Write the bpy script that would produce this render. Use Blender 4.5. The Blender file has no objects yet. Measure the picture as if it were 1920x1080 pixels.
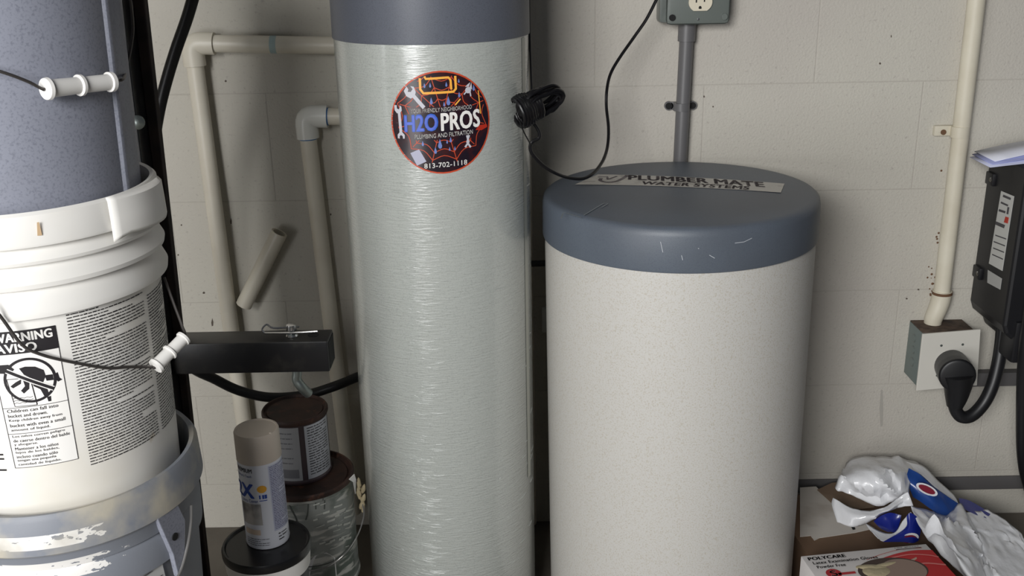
import bpy, bmesh, math, random
from mathutils import Vector, Matrix, noise
random.seed(7)
C = bpy.context.scene.collection
S = bpy.context.scene
pi = math.pi
# ---------------------------------------------------------------- camera
H = 1.2; F = 1920.0
PITCH, ROLL = math.radians(19.4), math.radians(1.05)
fw = Vector((0, math.cos(PITCH), -math.sin(PITCH)))
r0 = Vector((1, 0, 0)); u0 = r0.cross(fw)
rt = r0*math.cos(ROLL) - u0*math.sin(ROLL); up = rt.cross(fw)
CAM = Vector((0, 0, H))
cd = bpy.data.cameras.new('camera'); cam = bpy.data.objects.new('camera', cd); C.objects.link(cam)
cd.sensor_width = 36; cd.lens = 36*F/1920; cd.clip_start = .02
cam.matrix_world = Matrix((( rt.x, up.x, -fw.x, 0), (rt.y, up.y, -fw.y, 0), (rt.z, up.z, -fw.z, H), (0, 0, 0, 1)))
S.camera = cam
# ---------------------------------------------------------------- light
w = bpy.data.worlds.new('world'); S.world = w; w.use_nodes = True
w.node_tree.nodes['Background'].inputs[0].default_value = (.80, .87, 1, 1)
w.node_tree.nodes['Background'].inputs[1].default_value = .07
def area(name, loc, rot, sx, sy, power, col):
    l = bpy.data.lights.new(name, 'AREA'); l.shape = 'RECTANGLE'; l.size = sx; l.size_y = sy; l.energy = power; l.color = col
    o = bpy.data.objects.new(name, l); C.objects.link(o); o.location = loc; o.rotation_euler = rot; return o
area('garage_door_daylight', (-.88, -1.3, 1.75), (math.radians(74), 0, math.radians(-12)), 1.1, .8, 78, (1, .995, .985))
area('driveway_daylight', (-2.1, -1.4, .60), (math.radians(92), 0, math.radians(-30)), 2.7, 1.1, 46, (.985, .99, 1))
S.view_settings.view_transform = 'Standard'; S.view_settings.look = 'None'; S.view_settings.gamma = 1
S.view_settings.use_curve_mapping = False
S.view_settings.exposure = 0.0

# ---------------------------------------------------------------- helpers
def ray(x, y): return fw + rt*((x-960)/F) - up*((y-540)/F)
def at(x, y, Y): d = ray(x, y); return CAM + d*(Y/d.y)
def atz(x, y, Z): d = ray(x, y); return CAM + d*((Z-H)/d.z)
def atx(x, y, X): d = ray(x, y); return CAM + d*(X/d.x)
def lin(c): return tuple(((v/255/12.92) if v/255 <= .04045 else ((v/255+.055)/1.055)**2.4) for v in c)
def mat(name, col, rough=.6, metal=0, bump=None, var=None, coat=0, spec=.5, fine=None):
    """col sRGB 0-255; bump=(scale,strength,dist); var=(scale,col2,lo,hi[,stretch])"""
    m = bpy.data.materials.new(name); m.use_nodes = True; nt = m.node_tree; b = nt.nodes['Principled BSDF']
    c = (*lin(col), 1)
    b.inputs['Base Color'].default_value = c; b.inputs['Roughness'].default_value = rough; b.inputs['Metallic'].default_value = metal
    b.inputs['Coat Weight'].default_value = coat; b.inputs['Coat Roughness'].default_value = .15; b.inputs['Specular IOR Level'].default_value = spec
    tc = nt.nodes.new('ShaderNodeTexCoord')
    last = None
    for k, v in enumerate(var if isinstance(var, list) else ([var] if var else [])):
        mp = nt.nodes.new('ShaderNodeMapping'); nt.links.new(tc.outputs['Object'], mp.inputs[0])
        if len(v) > 4: mp.inputs['Scale'].default_value = v[4]
        mp.inputs['Location'].default_value = (k*3.1, k*1.7, 0)
        n = nt.nodes.new('ShaderNodeTexNoise'); n.inputs['Scale'].default_value = v[0]; n.inputs['Detail'].default_value = 5
        nt.links.new(mp.outputs[0], n.inputs['Vector'])
        r = nt.nodes.new('ShaderNodeMapRange'); r.inputs[1].default_value = v[2]; r.inputs[2].default_value = v[3]
        nt.links.new(n.outputs['Fac'], r.inputs[0])
        mx = nt.nodes.new('ShaderNodeMix'); mx.data_type = 'RGBA'
        nt.links.new(r.outputs[0], mx.inputs[0])
        if last: nt.links.new(last, mx.inputs[6])
        else: mx.inputs[6].default_value = c
        mx.inputs[7].default_value = (*lin(v[1]), 1)
        last = mx.outputs[2]
    if last: nt.links.new(last, b.inputs['Base Color'])
    if bump:
        mp = nt.nodes.new('ShaderNodeMapping'); nt.links.new(tc.outputs['Object'], mp.inputs[0])
        if len(bump) > 3: mp.inputs['Scale'].default_value = bump[3]
        n = nt.nodes.new('ShaderNodeTexNoise'); n.inputs['Scale'].default_value = bump[0]; n.inputs['Detail'].default_value = 4
        nt.links.new(mp.outputs[0], n.inputs['Vector'])
        bp = nt.nodes.new('ShaderNodeBump'); bp.inputs['Strength'].default_value = bump[1]; bp.inputs['Distance'].default_value = bump[2]
        nt.links.new(n.outputs['Fac'], bp.inputs['Height']); nt.links.new(bp.outputs[0], b.inputs['Normal'])
    return m
def catmull(P, n=6):
    P = [Vector(p) for p in P]; Q = [2*P[0]-P[1]]+P+[2*P[-1]-P[-2]]; out = []
    for i in range(1, len(Q)-2):
        a, b, c, d = Q[i-1:i+3]
        for k in range(n):
            t = k/n; out.append(.5*((2*b)+(c-a)*t+(2*a-5*b+4*c-d)*t*t+(3*b-3*c+d-a)*t**3))
    out.append(P[-1]); return out
class MB:
    def __init__(s): s.v = []; s.f = []
    def add(s, vs, fs):
        o = len(s.v); s.v += [Vector(v) for v in vs]; s.f += [tuple(i+o for i in f) for f in fs]; return s
    def box(s, x0, x1, y0, y1, z0, z1, bev=0, M=None):
        bm = bmesh.new(); bmesh.ops.create_cube(bm, size=1)
        for v in bm.verts: v.co = Vector(((x0+x1)/2+v.co.x*(x1-x0), (y0+y1)/2+v.co.y*(y1-y0), (z0+z1)/2+v.co.z*(z1-z0)))
        if bev: bmesh.ops.bevel(bm, geom=bm.edges[:]+bm.verts[:], offset=bev, segments=2, affect='EDGES', profile=.6)
        bm.verts.index_update()
        vs = [(M @ v.co if M else v.co.copy()) for v in bm.verts]; fs = [[v.index for v in f.verts] for f in bm.faces]; bm.free()
        return s.add(vs, fs)
    def lathe(s, prof, cx=0, cy=0, n=96, cap0=True, cap1=True, ax=None, org=None):
        """prof: (r,z) list; ax: optional axis matrix"""
        vs = []; fs = []; m = len(prof)
        for i in range(n):
            a = 2*pi*i/n
            for r, z in prof:
                p = Vector((r*math.cos(a), r*math.sin(a), z))
                if ax is not None: p = org + ax @ p
                else: p += Vector((cx, cy, 0))
                vs.append(p)
        for i in range(n):
            j = (i+1) % n
            for k in range(m-1): fs.append((i*m+k, j*m+k, j*m+k+1, i*m+k+1))
        if cap0: fs.append([i*m for i in range(n)][::-1])
        if cap1: fs.append([i*m+m-1 for i in range(n)])
        return s.add(vs, fs)
    def tube(s, P, r, n=12, sm=6, caps=True, inner=None):
        Q = catmull(P, sm) if sm else [Vector(p) for p in P]
        L = len(Q); rr = r if isinstance(r, (list, tuple)) else None
        T = [(Q[min(i+1, L-1)]-Q[max(i-1, 0)]).normalized() for i in range(L)]
        a = T[0].orthogonal().normalized(); vs = []
        for i in range(L):
            a = (a - T[i]*a.dot(T[i])).normalized(); b = T[i].cross(a)
            if rr:
                t = i/(L-1)*(len(rr)-1); k = min(int(t), len(rr)-2); ra = rr[k]+(rr[k+1]-rr[k])*(t-k)
            else: ra = r
            for j in range(n):
                q = 2*pi*j/n; vs.append(Q[i]+a*(ra*math.cos(q))+b*(ra*math.sin(q)))
        fs = [(i*n+j, i*n+(j+1) % n, (i+1)*n+(j+1) % n, (i+1)*n+j) for i in range(L-1) for j in range(n)]
        if caps: fs += [list(range(n))[::-1], [(L-1)*n+j for j in range(n)]]
        return s.add(vs, fs)
    def cyl(s, p0, p1, r, n=24): return s.tube([p0, p1], r, n, 0)
    def prism(s, poly, y0, y1):
        """poly of (x,z) extruded from y0 to y1"""
        n = len(poly)
        vs = [(x, y0, z) for x, z in poly]+[(x, y1, z) for x, z in poly]
        fs = [list(range(n)), [n+i for i in range(n)][::-1]]+[(i, n+i, n+(i+1) % n, (i+1) % n) for i in range(n)]
        return s.add(vs, fs)
    def build(s, name, m, parent=None, smooth=30, bevel=0):
        me = bpy.data.meshes.new(name); off = Vector((0, 0, 0)); p = parent
        while p: off += p.location; p = p.parent
        me.from_pydata([tuple(v-off) for v in s.v], [], s.f); me.validate(); me.update()
        bm = bmesh.new(); bm.from_mesh(me); bmesh.ops.recalc_face_normals(bm, faces=bm.faces) if not getattr(s, 'flat', 0) else None
        bm.to_mesh(me); bm.free()
        me.materials.append(m)
        if smooth:
            for p in me.polygons: p.use_smooth = True
            try: me.set_sharp_from_angle(angle=math.radians(smooth))
            except Exception: pass
        o = bpy.data.objects.new(name, me); C.objects.link(o); o.parent = parent
        if bevel:
            b = o.modifiers.new('bevel', 'BEVEL'); b.width = bevel; b.segments = 2; b.limit_method = 'ANGLE'
        return o
def thing(name, label, cat, loc=(0, 0, 0), group=None):
    o = bpy.data.objects.new(name, None); C.objects.link(o); o.location = loc; o.empty_display_size = .05
    o['label'] = label; o['category'] = cat
    if group: o['group'] = group
    bpy.context.view_layer.update(); return o
def tag(o, label, cat, group=None):
    o['label'] = label; o['category'] = cat
    if group: o['group'] = group
    return o
def struct(o): o['kind'] = 'structure'; return o
# flat print laid on a surface: surf(u,v,h) -> point
def cyl_surf(cx, cy, R, th0, z0):
    def f(u, v, h=0):
        th = math.radians(th0)+u/R if not callable(R) else 0
        return Vector((cx+(R+h)*math.sin(th), cy-(R+h)*math.cos(th), z0+v))
    return f
def plane_surf(o, U, V, N):
    o, U, V, N = Vector(o), Vector(U), Vector(V), Vector(N)
    return lambda u, v, h=0: o+U*u+V*v+N*h
class Print(MB):
    flat = 1
    def __init__(s, surf, h=.0004): super().__init__(); s.S = surf; s.h = h
    def put(s, pts, fs): return s.add([s.S(x, y, s.h) for x, y in pts], fs)
    def rect(s, x0, y0, x1, y1, n=8):
        p = []
        for i in range(n+1):
            x = x0+(x1-x0)*i/n; p += [(x, y0), (x, y1)]
        return s.put(p, [(2*i, 2*i+2, 2*i+3, 2*i+1) for i in range(n)])
    def poly(s, pts): return s.put(pts, [tuple(range(len(pts)))])
    def line(s, pts, w, closed=False, sm=0):
        if sm: pts = [(q.x, q.y) for q in catmull([(x, y, 0) for x, y in pts], sm)]
        if closed: pts = pts+[pts[0]]
        q_ = [pts[0]]; wl_ = [0]
        for a, b in zip(pts, pts[1:]):
            k_ = max(1, int(math.hypot(b[0]-a[0], b[1]-a[1])/.006))
            q_ += [(a[0]+(b[0]-a[0])*j/k_, a[1]+(b[1]-a[1])*j/k_) for j in range(1, k_+1)]
        pts = q_
        L = len(pts); out = []
        for i, (x, y) in enumerate(pts):
            if closed: a, b = pts[(i-1) % (L-1)], pts[(i+1) % (L-1)]
            else: a, b = pts[max(i-1, 0)], pts[min(i+1, L-1)]
            dx, dy = b[0]-a[0], b[1]-a[1]; l = math.hypot(dx, dy) or 1
            ww = w[min(int(i/(L)*len(w)), len(w)-1)] if isinstance(w, list) else w
            out += [(x-dy/l*ww/2, y+dx/l*ww/2), (x+dy/l*ww/2, y-dx/l*ww/2)]
        return s.put(out, [(2*i, 2*i+1, 2*i+3, 2*i+2) for i in range(L-1)])
    def disc(s, cx, cy, rx, ry=None, r_in=0, n=48, rings=6):
        ry = ry or rx; p = []; fs = []
        for k in range(rings+1):
            t = r_in/rx+(1-r_in/rx)*k/rings if r_in else max(k/rings, .001)
            p += [(cx+rx*t*math.cos(2*pi*i/n), cy+ry*t*math.sin(2*pi*i/n)) for i in range(n)]
        for k in range(rings):
            fs += [(k*n+i, (k+1)*n+i, (k+1)*n+(i+1) % n, k*n+(i+1) % n) for i in range(n)]
        return s.put(p, fs)
    def text(s, txt, x0, y0, wd, ht, bold=.0, shear=0, warp=None):
        if bold > 0:   # heavier strokes: the same outline laid down again a hair to either side
            d_ = wd/len(txt)*min(bold, .06)*1.3; e_ = ht*min(bold, .06)*.5
            for j_, i_ in ((-1, 0), (-.5, 0), (.5, 0), (1, 0), (-.6, 1), (.6, -1), (.6, 1), (-.6, -1)): s.text(txt, x0+d_*j_, y0+e_*i_, wd, ht, 0, shear, warp)
        v, f = glyphs(txt, 0)
        xs = [a for a, b in v]; ys = [b for a, b in v]; ax, bx, ay, by = min(xs), max(xs), min(ys), max(ys)
        sx = wd/(bx-ax); sy = ht/(by-ay); q = []
        for a, b in v:
            x = (a-ax)*sx; y = (b-ay)*sy; x += y*shear
            if warp: x, y = warp(x, y)
            q.append((x0+x, y0+y))
        return s.put(q, f)
_g = {}
def glyphs(txt, bold):
    if (txt, bold) in _g: return _g[(txt, bold)]
    c = bpy.data.curves.new('t', 'FONT'); c.body = txt; c.size = 1; c.offset = bold; c.resolution_u = 3; c.space_character = 1.05
    o = bpy.data.objects.new('t', c); C.objects.link(o)
    me = bpy.data.meshes.new_from_object(o.evaluated_get(bpy.context.evaluated_depsgraph_get()))
    r = ([(v.co.x, v.co.y) for v in me.vertices], [tuple(p.vertices) for p in me.polygons])
    bpy.data.objects.remove(o); bpy.data.curves.remove(c); bpy.data.meshes.remove(me); _g[(txt, bold)] = r; return r
def dashes(P, x0, x1, y, h, rnd, full=.9):
    """a line of print too small to read: short strokes"""
    x = x0; end = x0+(x1-x0)*(full if rnd.random() < .8 else rnd.uniform(.35, .8))
    while x < end:
        l = rnd.uniform(1.2, 4.5)*h; l = min(l, end-x)
        n = max(2, int(l/.004)); P.rect(x, y-h*rnd.uniform(.3, .42), x+l, y+h*rnd.uniform(.2, .4), n); x += l+h*.55

# ---------------------------------------------------------------- materials
M_wall = mat('painted_block', (194, 190, 179), .75, bump=(230, .6, .0018), var=[(2.2, (184, 178, 170), .40, .75), (150, (172, 166, 158), .60, .75)])
M_mottle = None
for m_ in (M_wall,):   # every block shares its mesh, so the paint pattern follows the wall's own position
    nt_ = m_.node_tree; ge = nt_.nodes.new('ShaderNodeNewGeometry')
    for l_ in list(nt_.links):
        if l_.from_node.type == 'TEX_COORD': nt_.links.new(ge.outputs['Position'], l_.to_socket)
M_mortar = mat('painted_joint', (180, 175, 166), .8, bump=(220, .4, .001))
M_floor = mat('concrete', (112, 106, 97), .8, bump=(90, .4, .001), var=(8, (92, 86, 78), .4, .7))
M_strip = mat('dark_grey_strip', (92, 90, 90), .6)
M_capblue = mat('slate_plastic', (92, 96, 106), .42, bump=(900, .25, .0004), var=(700, (80, 83, 92), .5, .7))
M_lidblue = mat('slate_lid_plastic', (88, 96, 106), .45, bump=(800, .3, .0004), var=[(600, (80, 86, 98), .5, .7), (4, (80, 85, 93), .45, .7)])
M_tank = mat('grey_tank_plastic', (178, 182, 177), .24, bump=(55, .6, .002, (1, 1, 7)), var=(500, (162, 166, 162), .5, .7), coat=1, spec=.7)
M_film = mat('clear_film_edge', (178, 180, 170), .3, coat=.4)
M_brine = mat('beige_tank_plastic', (193, 191, 186), .5, bump=(700, .5, .0005), var=(450, (178, 172, 160), .5, .68))
M_pvc = mat('white_pvc', (226, 220, 204), .38, var=(7, (210, 202, 186), .4, .7))
M_pvcwhite = mat('clean_white_pvc', (228, 228, 222), .25)
M_blue = mat('blue_primer', (52, 110, 170), .5)
M_black = mat('black_rubber', (22, 22, 24), .42)
M_blackcord = mat('black_cord', (16, 15, 17), .28)
M_blacksteel = mat('black_painted_steel', (26, 26, 29), .35, var=[(30, (48, 46, 44), .55, .7), (70, (120, 118, 112), .72, .76)], bump=(200, .2, .0004))
M_rustdark = mat('dark_rusty_steel', (52, 40, 36), .75, var=(25, (34, 28, 27), .4, .6))
M_chrome = mat('bright_zinc', (205, 205, 205), .22, 1)
M_zinc = mat('dull_zinc', (150, 158, 155), .4, .85)
M_gbucket = mat('slate_bucket_plastic', (134, 137, 149), .42, bump=(500, .2, .0004), var=[(400, (116, 119, 131), .5, .68), (6, (116, 118, 127), .5, .72)])
M_wbucket = mat('white_bucket_plastic', (230, 228, 223), .38, var=[(5, (220, 214, 200), .5, .75), (30, (205, 192, 168), .7, .8)])
M_grip = mat('white_grip_plastic', (226, 224, 220), .4)
M_wire = mat('wire', (168, 166, 164), .35, .8)
M_darkwire = mat('dark_wire', (84, 80, 78), .4, .6)
M_ink = mat('black_ink', (26, 22, 26), .6)
M_grey_ink = mat('grey_ink', (70, 68, 72), .6)
M_white = mat('white_ink', (236, 234, 230), .5)
M_paper = mat('paper_label', (222, 222, 220), .55)
M_rust = mat('rusty_lid', (72, 50, 42), .6, var=[(18, (44, 32, 29), .4, .65), (60, (96, 62, 48), .6, .75)], bump=(90, .3, .0006), metal=.2)
M_rustspot = mat('rust_spots', (104, 76, 54), .8)
M_greybox = mat('grey_box_plastic', (104, 110, 106), .35, bump=(300, .2, .0005))
M_conduit = mat('grey_conduit', (100, 99, 100), .4)
M_ivory = mat('ivory_receptacle', (216, 208, 188), .35)
M_dark = mat('dark_hole', (14, 14, 14), .8)
M_galv = mat('galvanised_side', (122, 134, 132), .5, .3)
M_charger = mat('black_charger_plastic', (24, 24, 27), .45, bump=(400, .2, .0003))
M_card = mat('brown_cardboard', (112, 88, 68), .85, var=(6, (94, 72, 55), .4, .7))
M_tornpaper = mat('worn_white_paper', (196, 190, 182), .8, var=(12, (168, 158, 148), .5, .7))

# ---------------------------------------------------------------- setting
D = 1.9
wall = struct(MB().box(-1.9, 1.9, D+.0004, D+.15, 0, 2.4).build('wall_back', M_mortar, smooth=0))
xs_a, xs_b = .765, .563
jz = [.104+.204*k for k in range(-1, 12)]
blk = {}
for r, z0 in enumerate(jz):
    za, zb = max(z0, 0)+.0006, z0+.204-.0006
    if zb > 2.39: break
    base = xs_a if (r % 2 == 0) else xs_b
    base -= .404*6
    for k in range(0, 10):
        xa, xb = base+.404*k+.0006, base+.404*(k+1)-.0006
        if xa < -1.88: continue
        if xb > 1.88: break
        key = round(zb-za, 4)
        if key not in blk:
            o = MB().box(0, .4028, D-.0003, D+.008, 0, zb-za, .0012).build('block', M_wall, wall, smooth=0); blk[key] = o
        else:
            o = blk[key].copy(); C.objects.link(o)
        o.parent = wall; o.location = (xa, 0, za)
struct(MB().box(-1.14, -1.02, .98, D+.0004, 0, 2.4, .003).build('added_shade_wall', M_wall, smooth=0))  # unseen stub wall, added to keep light off the left corner
floor = struct(MB().box(-1.9, 1.9, -1.4, D+.15, -.1, 0).build('floor', M_floor, smooth=0))
struct(MB().box(.30, 1.9, D-.006, D-.0005, .062, .092, .001).build('trim_1', M_strip))

# ---------------------------------------------------------------- softener tank
TX, TY, TR = -.117, 1.622, .150
t = thing('softener_tank', 'tall grey-green cylindrical water softener tank wrapped in clear film, with a round sticker', 'water softener', (TX, TY, 0))
MB().lathe([(TR-.004, 0), (TR, .01), (TR, 1.05)], TX, TY, 128).build('body', M_tank, t)
MB().lathe([(TR-.003, 1.0455), (TR+.0015, 1.0465), (TR+.0018, 1.049), (TR+.0005, 1.22), (TR-.02, 1.24), (0.02, 1.25)], TX, TY, 128).build('cap', M_capblue, t)['label'] = 'slate grey cap collar'
sf = cyl_surf(TX, TY, TR, 0, 0)
p = Print(sf, .0006); p.rect(TR*math.radians(67), .3, TR*math.radians(72), 1.044, 4); p.build('film_edge', M_film, t)
# film creases: real thin ridges in two bands
rn = random.Random(3); m = MB()
for k in range(420):
    a = math.radians(rn.choice([rn.uniform(-34, -6), rn.uniform(-30, -8), rn.uniform(-26, -10), rn.uniform(-36, 75)])); z = rn.uniform(.05, 1.03); l = rn.uniform(.06, .26)
    P_ = [Vector((TX+(TR+.00005)*math.sin(a+l*q/4), TY-(TR+.00005)*math.cos(a+l*q/4), z+rn.uniform(-.0012, .0012))) for q in range(5)]
    m.tube(P_, [0.0002, .0006, .0007, .0005, .0002], 6, 2)
o = m.build('film_creases', M_tank, t, 80); o['kind'] = 'stuff'
# round sticker
st = cyl_surf(TX, TY, TR, 7.6, .9355); SR = .0725/440
def q(x, y): return ((x-627)*SR, (538-y)*SR)
Mk_or = mat('print_orange_red', (196, 74, 44), .35); Mk_navy = mat('print_navy', (28, 18, 30), .3, var=(60, (58, 20, 24), .45, .7), coat=.4)
Mk_amber = mat('print_amber', (244, 176, 72), .35); Mk_blue = mat('print_blue', (46, 96, 200), .35); Mk_lilac = mat('print_lilac', (92, 114, 214), .35)
Mk_silver = mat('print_silver', (196, 196, 204), .35); Mk_red = mat('print_red', (178, 46, 30), .35)
Mk_pale = mat('print_pale', (110, 130, 190), .35)
b = Print(st, .0005); b.disc(0, 0, .0745, .0745); stk = b.build('sticker', Mk_or, t); stk['label'] = 'round black, red and blue logo sticker'
b = Print(st, .0008); b.disc(0, 0, .0722, .0722); b.build('sticker_print', Mk_navy, stk)
b = Print(st, .0010)
cx, cy = 640, 470
for k in range(12):
    a = 2*pi*k/12+.26; L = 415
    b.line([q(cx+r*math.cos(a), cy+r*math.sin(a)) for r in range(30, 400 if abs(math.sin(a)) < .9 else 440, 40) if math.hypot(cx+r*math.cos(a)-627, cy+r*math.sin(a)-538) < 425], .0011)
for rr in (150, 250, 340, 410):
    for k in range(12):
        a0 = 2*pi*k/12+.26; pts = []
        for j in range(7):
            a = a0+2*pi/12*j/6; r = rr*(1-.13*math.sin(pi*j/6)); X, Y = cx+r*math.cos(a), cy+r*math.sin(a)
            if math.hypot(X-627, Y-538) < 425: pts.append(q(X, Y))
        if len(pts) > 1: b.line(pts, .0011)
b.build('sticker_print', Mk_or, stk)
b = Print(st, .0012); b.line([q(455, 145), q(455, 240), q(480, 275), q(740, 270), q(762, 245), q(760, 135)], .0034); b.line([q(495, 130), q(505, 152), q(700, 145), q(718, 170), q(722, 250)], .0032)
b.line([q(752, 385), q(800, 335)], .002); b.line([q(968, 275), q(985, 480)], .0016)
b.build('sticker_print', Mk_amber, stk)
b = Print(st, .0012)
for x, y, s_ in [(545, 345, 1), (692, 350, 1.3), (492, 210, .7), (541, 208, .7), (790, 300, .8), (925, 250, .9), (605, 725, 1.4), (563, 780, 1), (455, 715, .8), (700, 690, .8), (668, 705, .6), (735, 768, .6), (688, 770, .6), (680, 205, .7), (655, 375, .7), (790, 180, .6)]:
    b.poly([q(x+a_*s_, y+b_*s_) for a_, b_ in [(0, -34), (8, -8), (13, 10), (9, 23), (0, 28), (-9, 23), (-13, 10), (-8, -8)]])
b.build('sticker_print', Mk_pale, stk)
b = Print(st, .0013)
# adjustable spanner, open spanner, pliers, cutters
b.line([q(385, 285), q(480, 400)], .0055); b.poly([q(*v) for v in [(310, 255), (335, 215), (352, 240), (345, 262), (372, 262), (388, 238), (370, 212), (400, 218), (415, 262), (405, 300), (370, 320), (330, 300)]])
b.line([q(257, 440), q(264, 630)], .0042)
b.poly([q(*v) for v in [(215, 380), (238, 378), (238, 408), (255, 415), (265, 400), (262, 378), (280, 392), (282, 425), (262, 450), (235, 448), (216, 425)]])
b.poly([q(*v) for v in [(232, 670), (232, 638), (252, 615), (280, 618), (298, 640), (296, 672), (280, 672), (278, 650), (262, 640), (250, 652), (250, 672)]])
b.poly([q(*v) for v in [(845, 235), (868, 215), (895, 198), (880, 235)]]); b.poly([q(*v) for v in [(905, 200), (908, 262), (885, 245)]]); b.disc(*q(872, 265), .0045)
b.line([q(858, 275), q(832, 300)], .002); b.line([q(888, 275), q(895, 320)], .002); b.line([q(848, 660), q(862, 720), q(828, 765)], .003); b.line([q(868, 660), q(848, 720), q(880, 770)], .003)
b.build('sticker_print', Mk_silver, stk)
b = Print(st, .0013); b.poly([q(*v) for v in [(340, 800), (420, 765), (480, 875), (395, 912)]]); b.build('sticker_print', mat('print_roll', (176, 176, 196), .4), stk)
b = Print(st, .0013); b.poly([q(*v) for v in [(930, 620), (965, 580), (1045, 580), (1050, 605), (990, 628)]]); b.build('sticker_print', Mk_red, stk)
b = Print(st, .0012); b.rect(*q(300, 612), *q(975, 455), 14); b.rect(*q(345, 455), *q(905, 395), 12); b.rect(*q(372, 685), *q(920, 612), 12); b.build('sticker_print', Mk_navy, stk)
tl = math.radians(2.2); shr = lambda x, y: (x, y+x*.045)
b = Print(st, .0016); b.text('H2O', *q(305, 612), 285*SR, 145*SR, .06, warp=shr); b.build('sticker_lettering', Mk_blue, stk)
b = Print(st, .0018); b.text('H2O', *q(309, 606), 275*SR, 132*SR, .02, warp=shr); b.build('sticker_lettering', Mk_lilac, stk)
b = Print(st, .0018)
b.text('PROS', *q(625, 605), 345*SR, 152*SR, .05, warp=shr)
b.build('sticker_lettering', M_white, stk); b = Print(st, .0018)
b.text('YOUR FRIENDLY NEIGHBORHOOD', *q(362, 447), 538*SR, 36*SR, .015, warp=lambda x, y: (x, y+x*.035))
b.build('sticker_lettering', M_white, stk); b = Print(st, .0018)
b.text('PLUMBING AND FILTRATION', *q(388, 673), 515*SR, 38*SR, .015, warp=lambda x, y: (x, y+x*.045))
b.build('sticker_lettering', M_white, stk); b = Print(st, .0018)
b.text('813-702-1118', *q(460, 938), 380*SR, 44*SR, .025, warp=lambda x, y: (x, y+x*.05))
b.build('sticker_lettering', M_white, stk)

# ---------------------------------------------------------------- brine tank
BX, BY = .2867, 1.645
t = thing('brine_tank', 'wide beige cylindrical brine tank with slate blue lid, right of the tall tank', 'tank', (BX, BY, 0))
MB().lathe([(.215, 0), (.2225, .006), (.2225, .70), (.221, .72)], BX, BY, 128).build('body', M_brine, t)
lidp = [(.2235, .7165), (.2255, .7175), (.2262, .720), (.2256, .772), (.2235, .7815), (.219, .7855), (.212, .7868), (.10, .7875), (.01, .7875)]
lid = MB().lathe(lidp, BX, BY, 160).build('lid', M_lidblue, t, 40); lid['label'] = 'slate blue round lid'
LZ = .7872
A = Vector((.118, 1.698, LZ)); Bp = Vector((.444, 1.604, LZ)); U = (Bp-A).normalized(); V = Vector((-U.y, U.x, 0))
ls = plane_surf(A, U, V, (0, 0, 1)); WL = (Bp-A).length
def bend(u): x = u/WL; return .012*(4*x*(1-x))-.0
p = Print(ls, .0009)
n = 24; pts = []
for i in range(n+1):
    x = i/n; u0_ = WL*x; pts += [(u0_+.0, bend(u0_)), (.024*(1-x)+WL*x+.004*x, bend(u0_)+.062+.018*(1-x))]
p.put(pts, [(2*i, 2*i+2, 2*i+3, 2*i+1) for i in range(n)])
bl = p.build('banner_label', mat('faded_label', (188, 184, 176), .5, var=(40, (150, 146, 140), .5, .7)), lid)
Mk_plum = mat('faded_print', (70, 60, 66), .5, var=(50, (140, 132, 132), .5, .75))
p = Print(ls, .0013)
wp = lambda x, y: (x, y+bend(x+.09)+.0)
p.text('PLUMBER MATE', .084, .034, .228, .032, .06, shear=-.15, warp=lambda x, y: (x, y+bend(x+.086)-.010*x/.2+.006))
p.text('WATER SYSTEMS', .110, .008, .178, .021, .05, warp=lambda x, y: (x, y+bend(x+.112)-.004*x/.2))
p.line([(.077, .076), (.066, .034), (.050, .024), (.037, .035), (.036, .050)], .0065, sm=4)
p.line([(.028, .060), (.044, .064), (.048, .044), (.060, .070)], .004)
p.line([(.010, .020), (.030, .028)], .0016); p.line([(.072, .078), (.088, .078)], .005)
p.build('lettering', Mk_plum, bl)
ss = cyl_surf(BX, BY, .2262, 0, 0); p = Print(ss, .0004); p2 = Print(lambda u, v, h=0: Vector((u, v, LZ+h)), .0008)
def thz(x, y, R=.2262):
    d = ray(x, y); o_ = CAM-Vector((BX, BY, 0)); a = d.x**2+d.y**2; b_ = 2*(o_.x*d.x+o_.y*d.y); c_ = o_.x**2+o_.y**2-R*R
    tt = (-b_-math.sqrt(max(b_*b_-4*a*c_, 0)))/2/a; P_ = o_+d*tt; return (math.atan2(P_.x, -P_.y)*R, P_.z)
for l in [[(1249, 452), (1253, 472)], [(1288, 478), (1290, 487)], [(1340, 478), (1350, 484)], [(1388, 456), (1405, 454), (1420, 447)], [(1319, 465), (1321, 466)]]:
    p.line([thz(*a) for a in l], .0009)
p.build('scratches', mat('scratch_grey', (176, 180, 186), .5), lid)
for l in [[(1105, 402), (1142, 380), (1150, 381), (1138, 388)], [(1066, 398), (1062, 408)], [(1066, 396), (1100, 406)]]:
    p2.line([(lambda v: (v.x, v.y))(atz(a[0], a[1], LZ)) for a in l], .0022)
p2.build('scratches', mat('pale_scratch', (128, 136, 142), .5), lid)
t.rotation_euler = (0, math.radians(-.6), 0)

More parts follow.
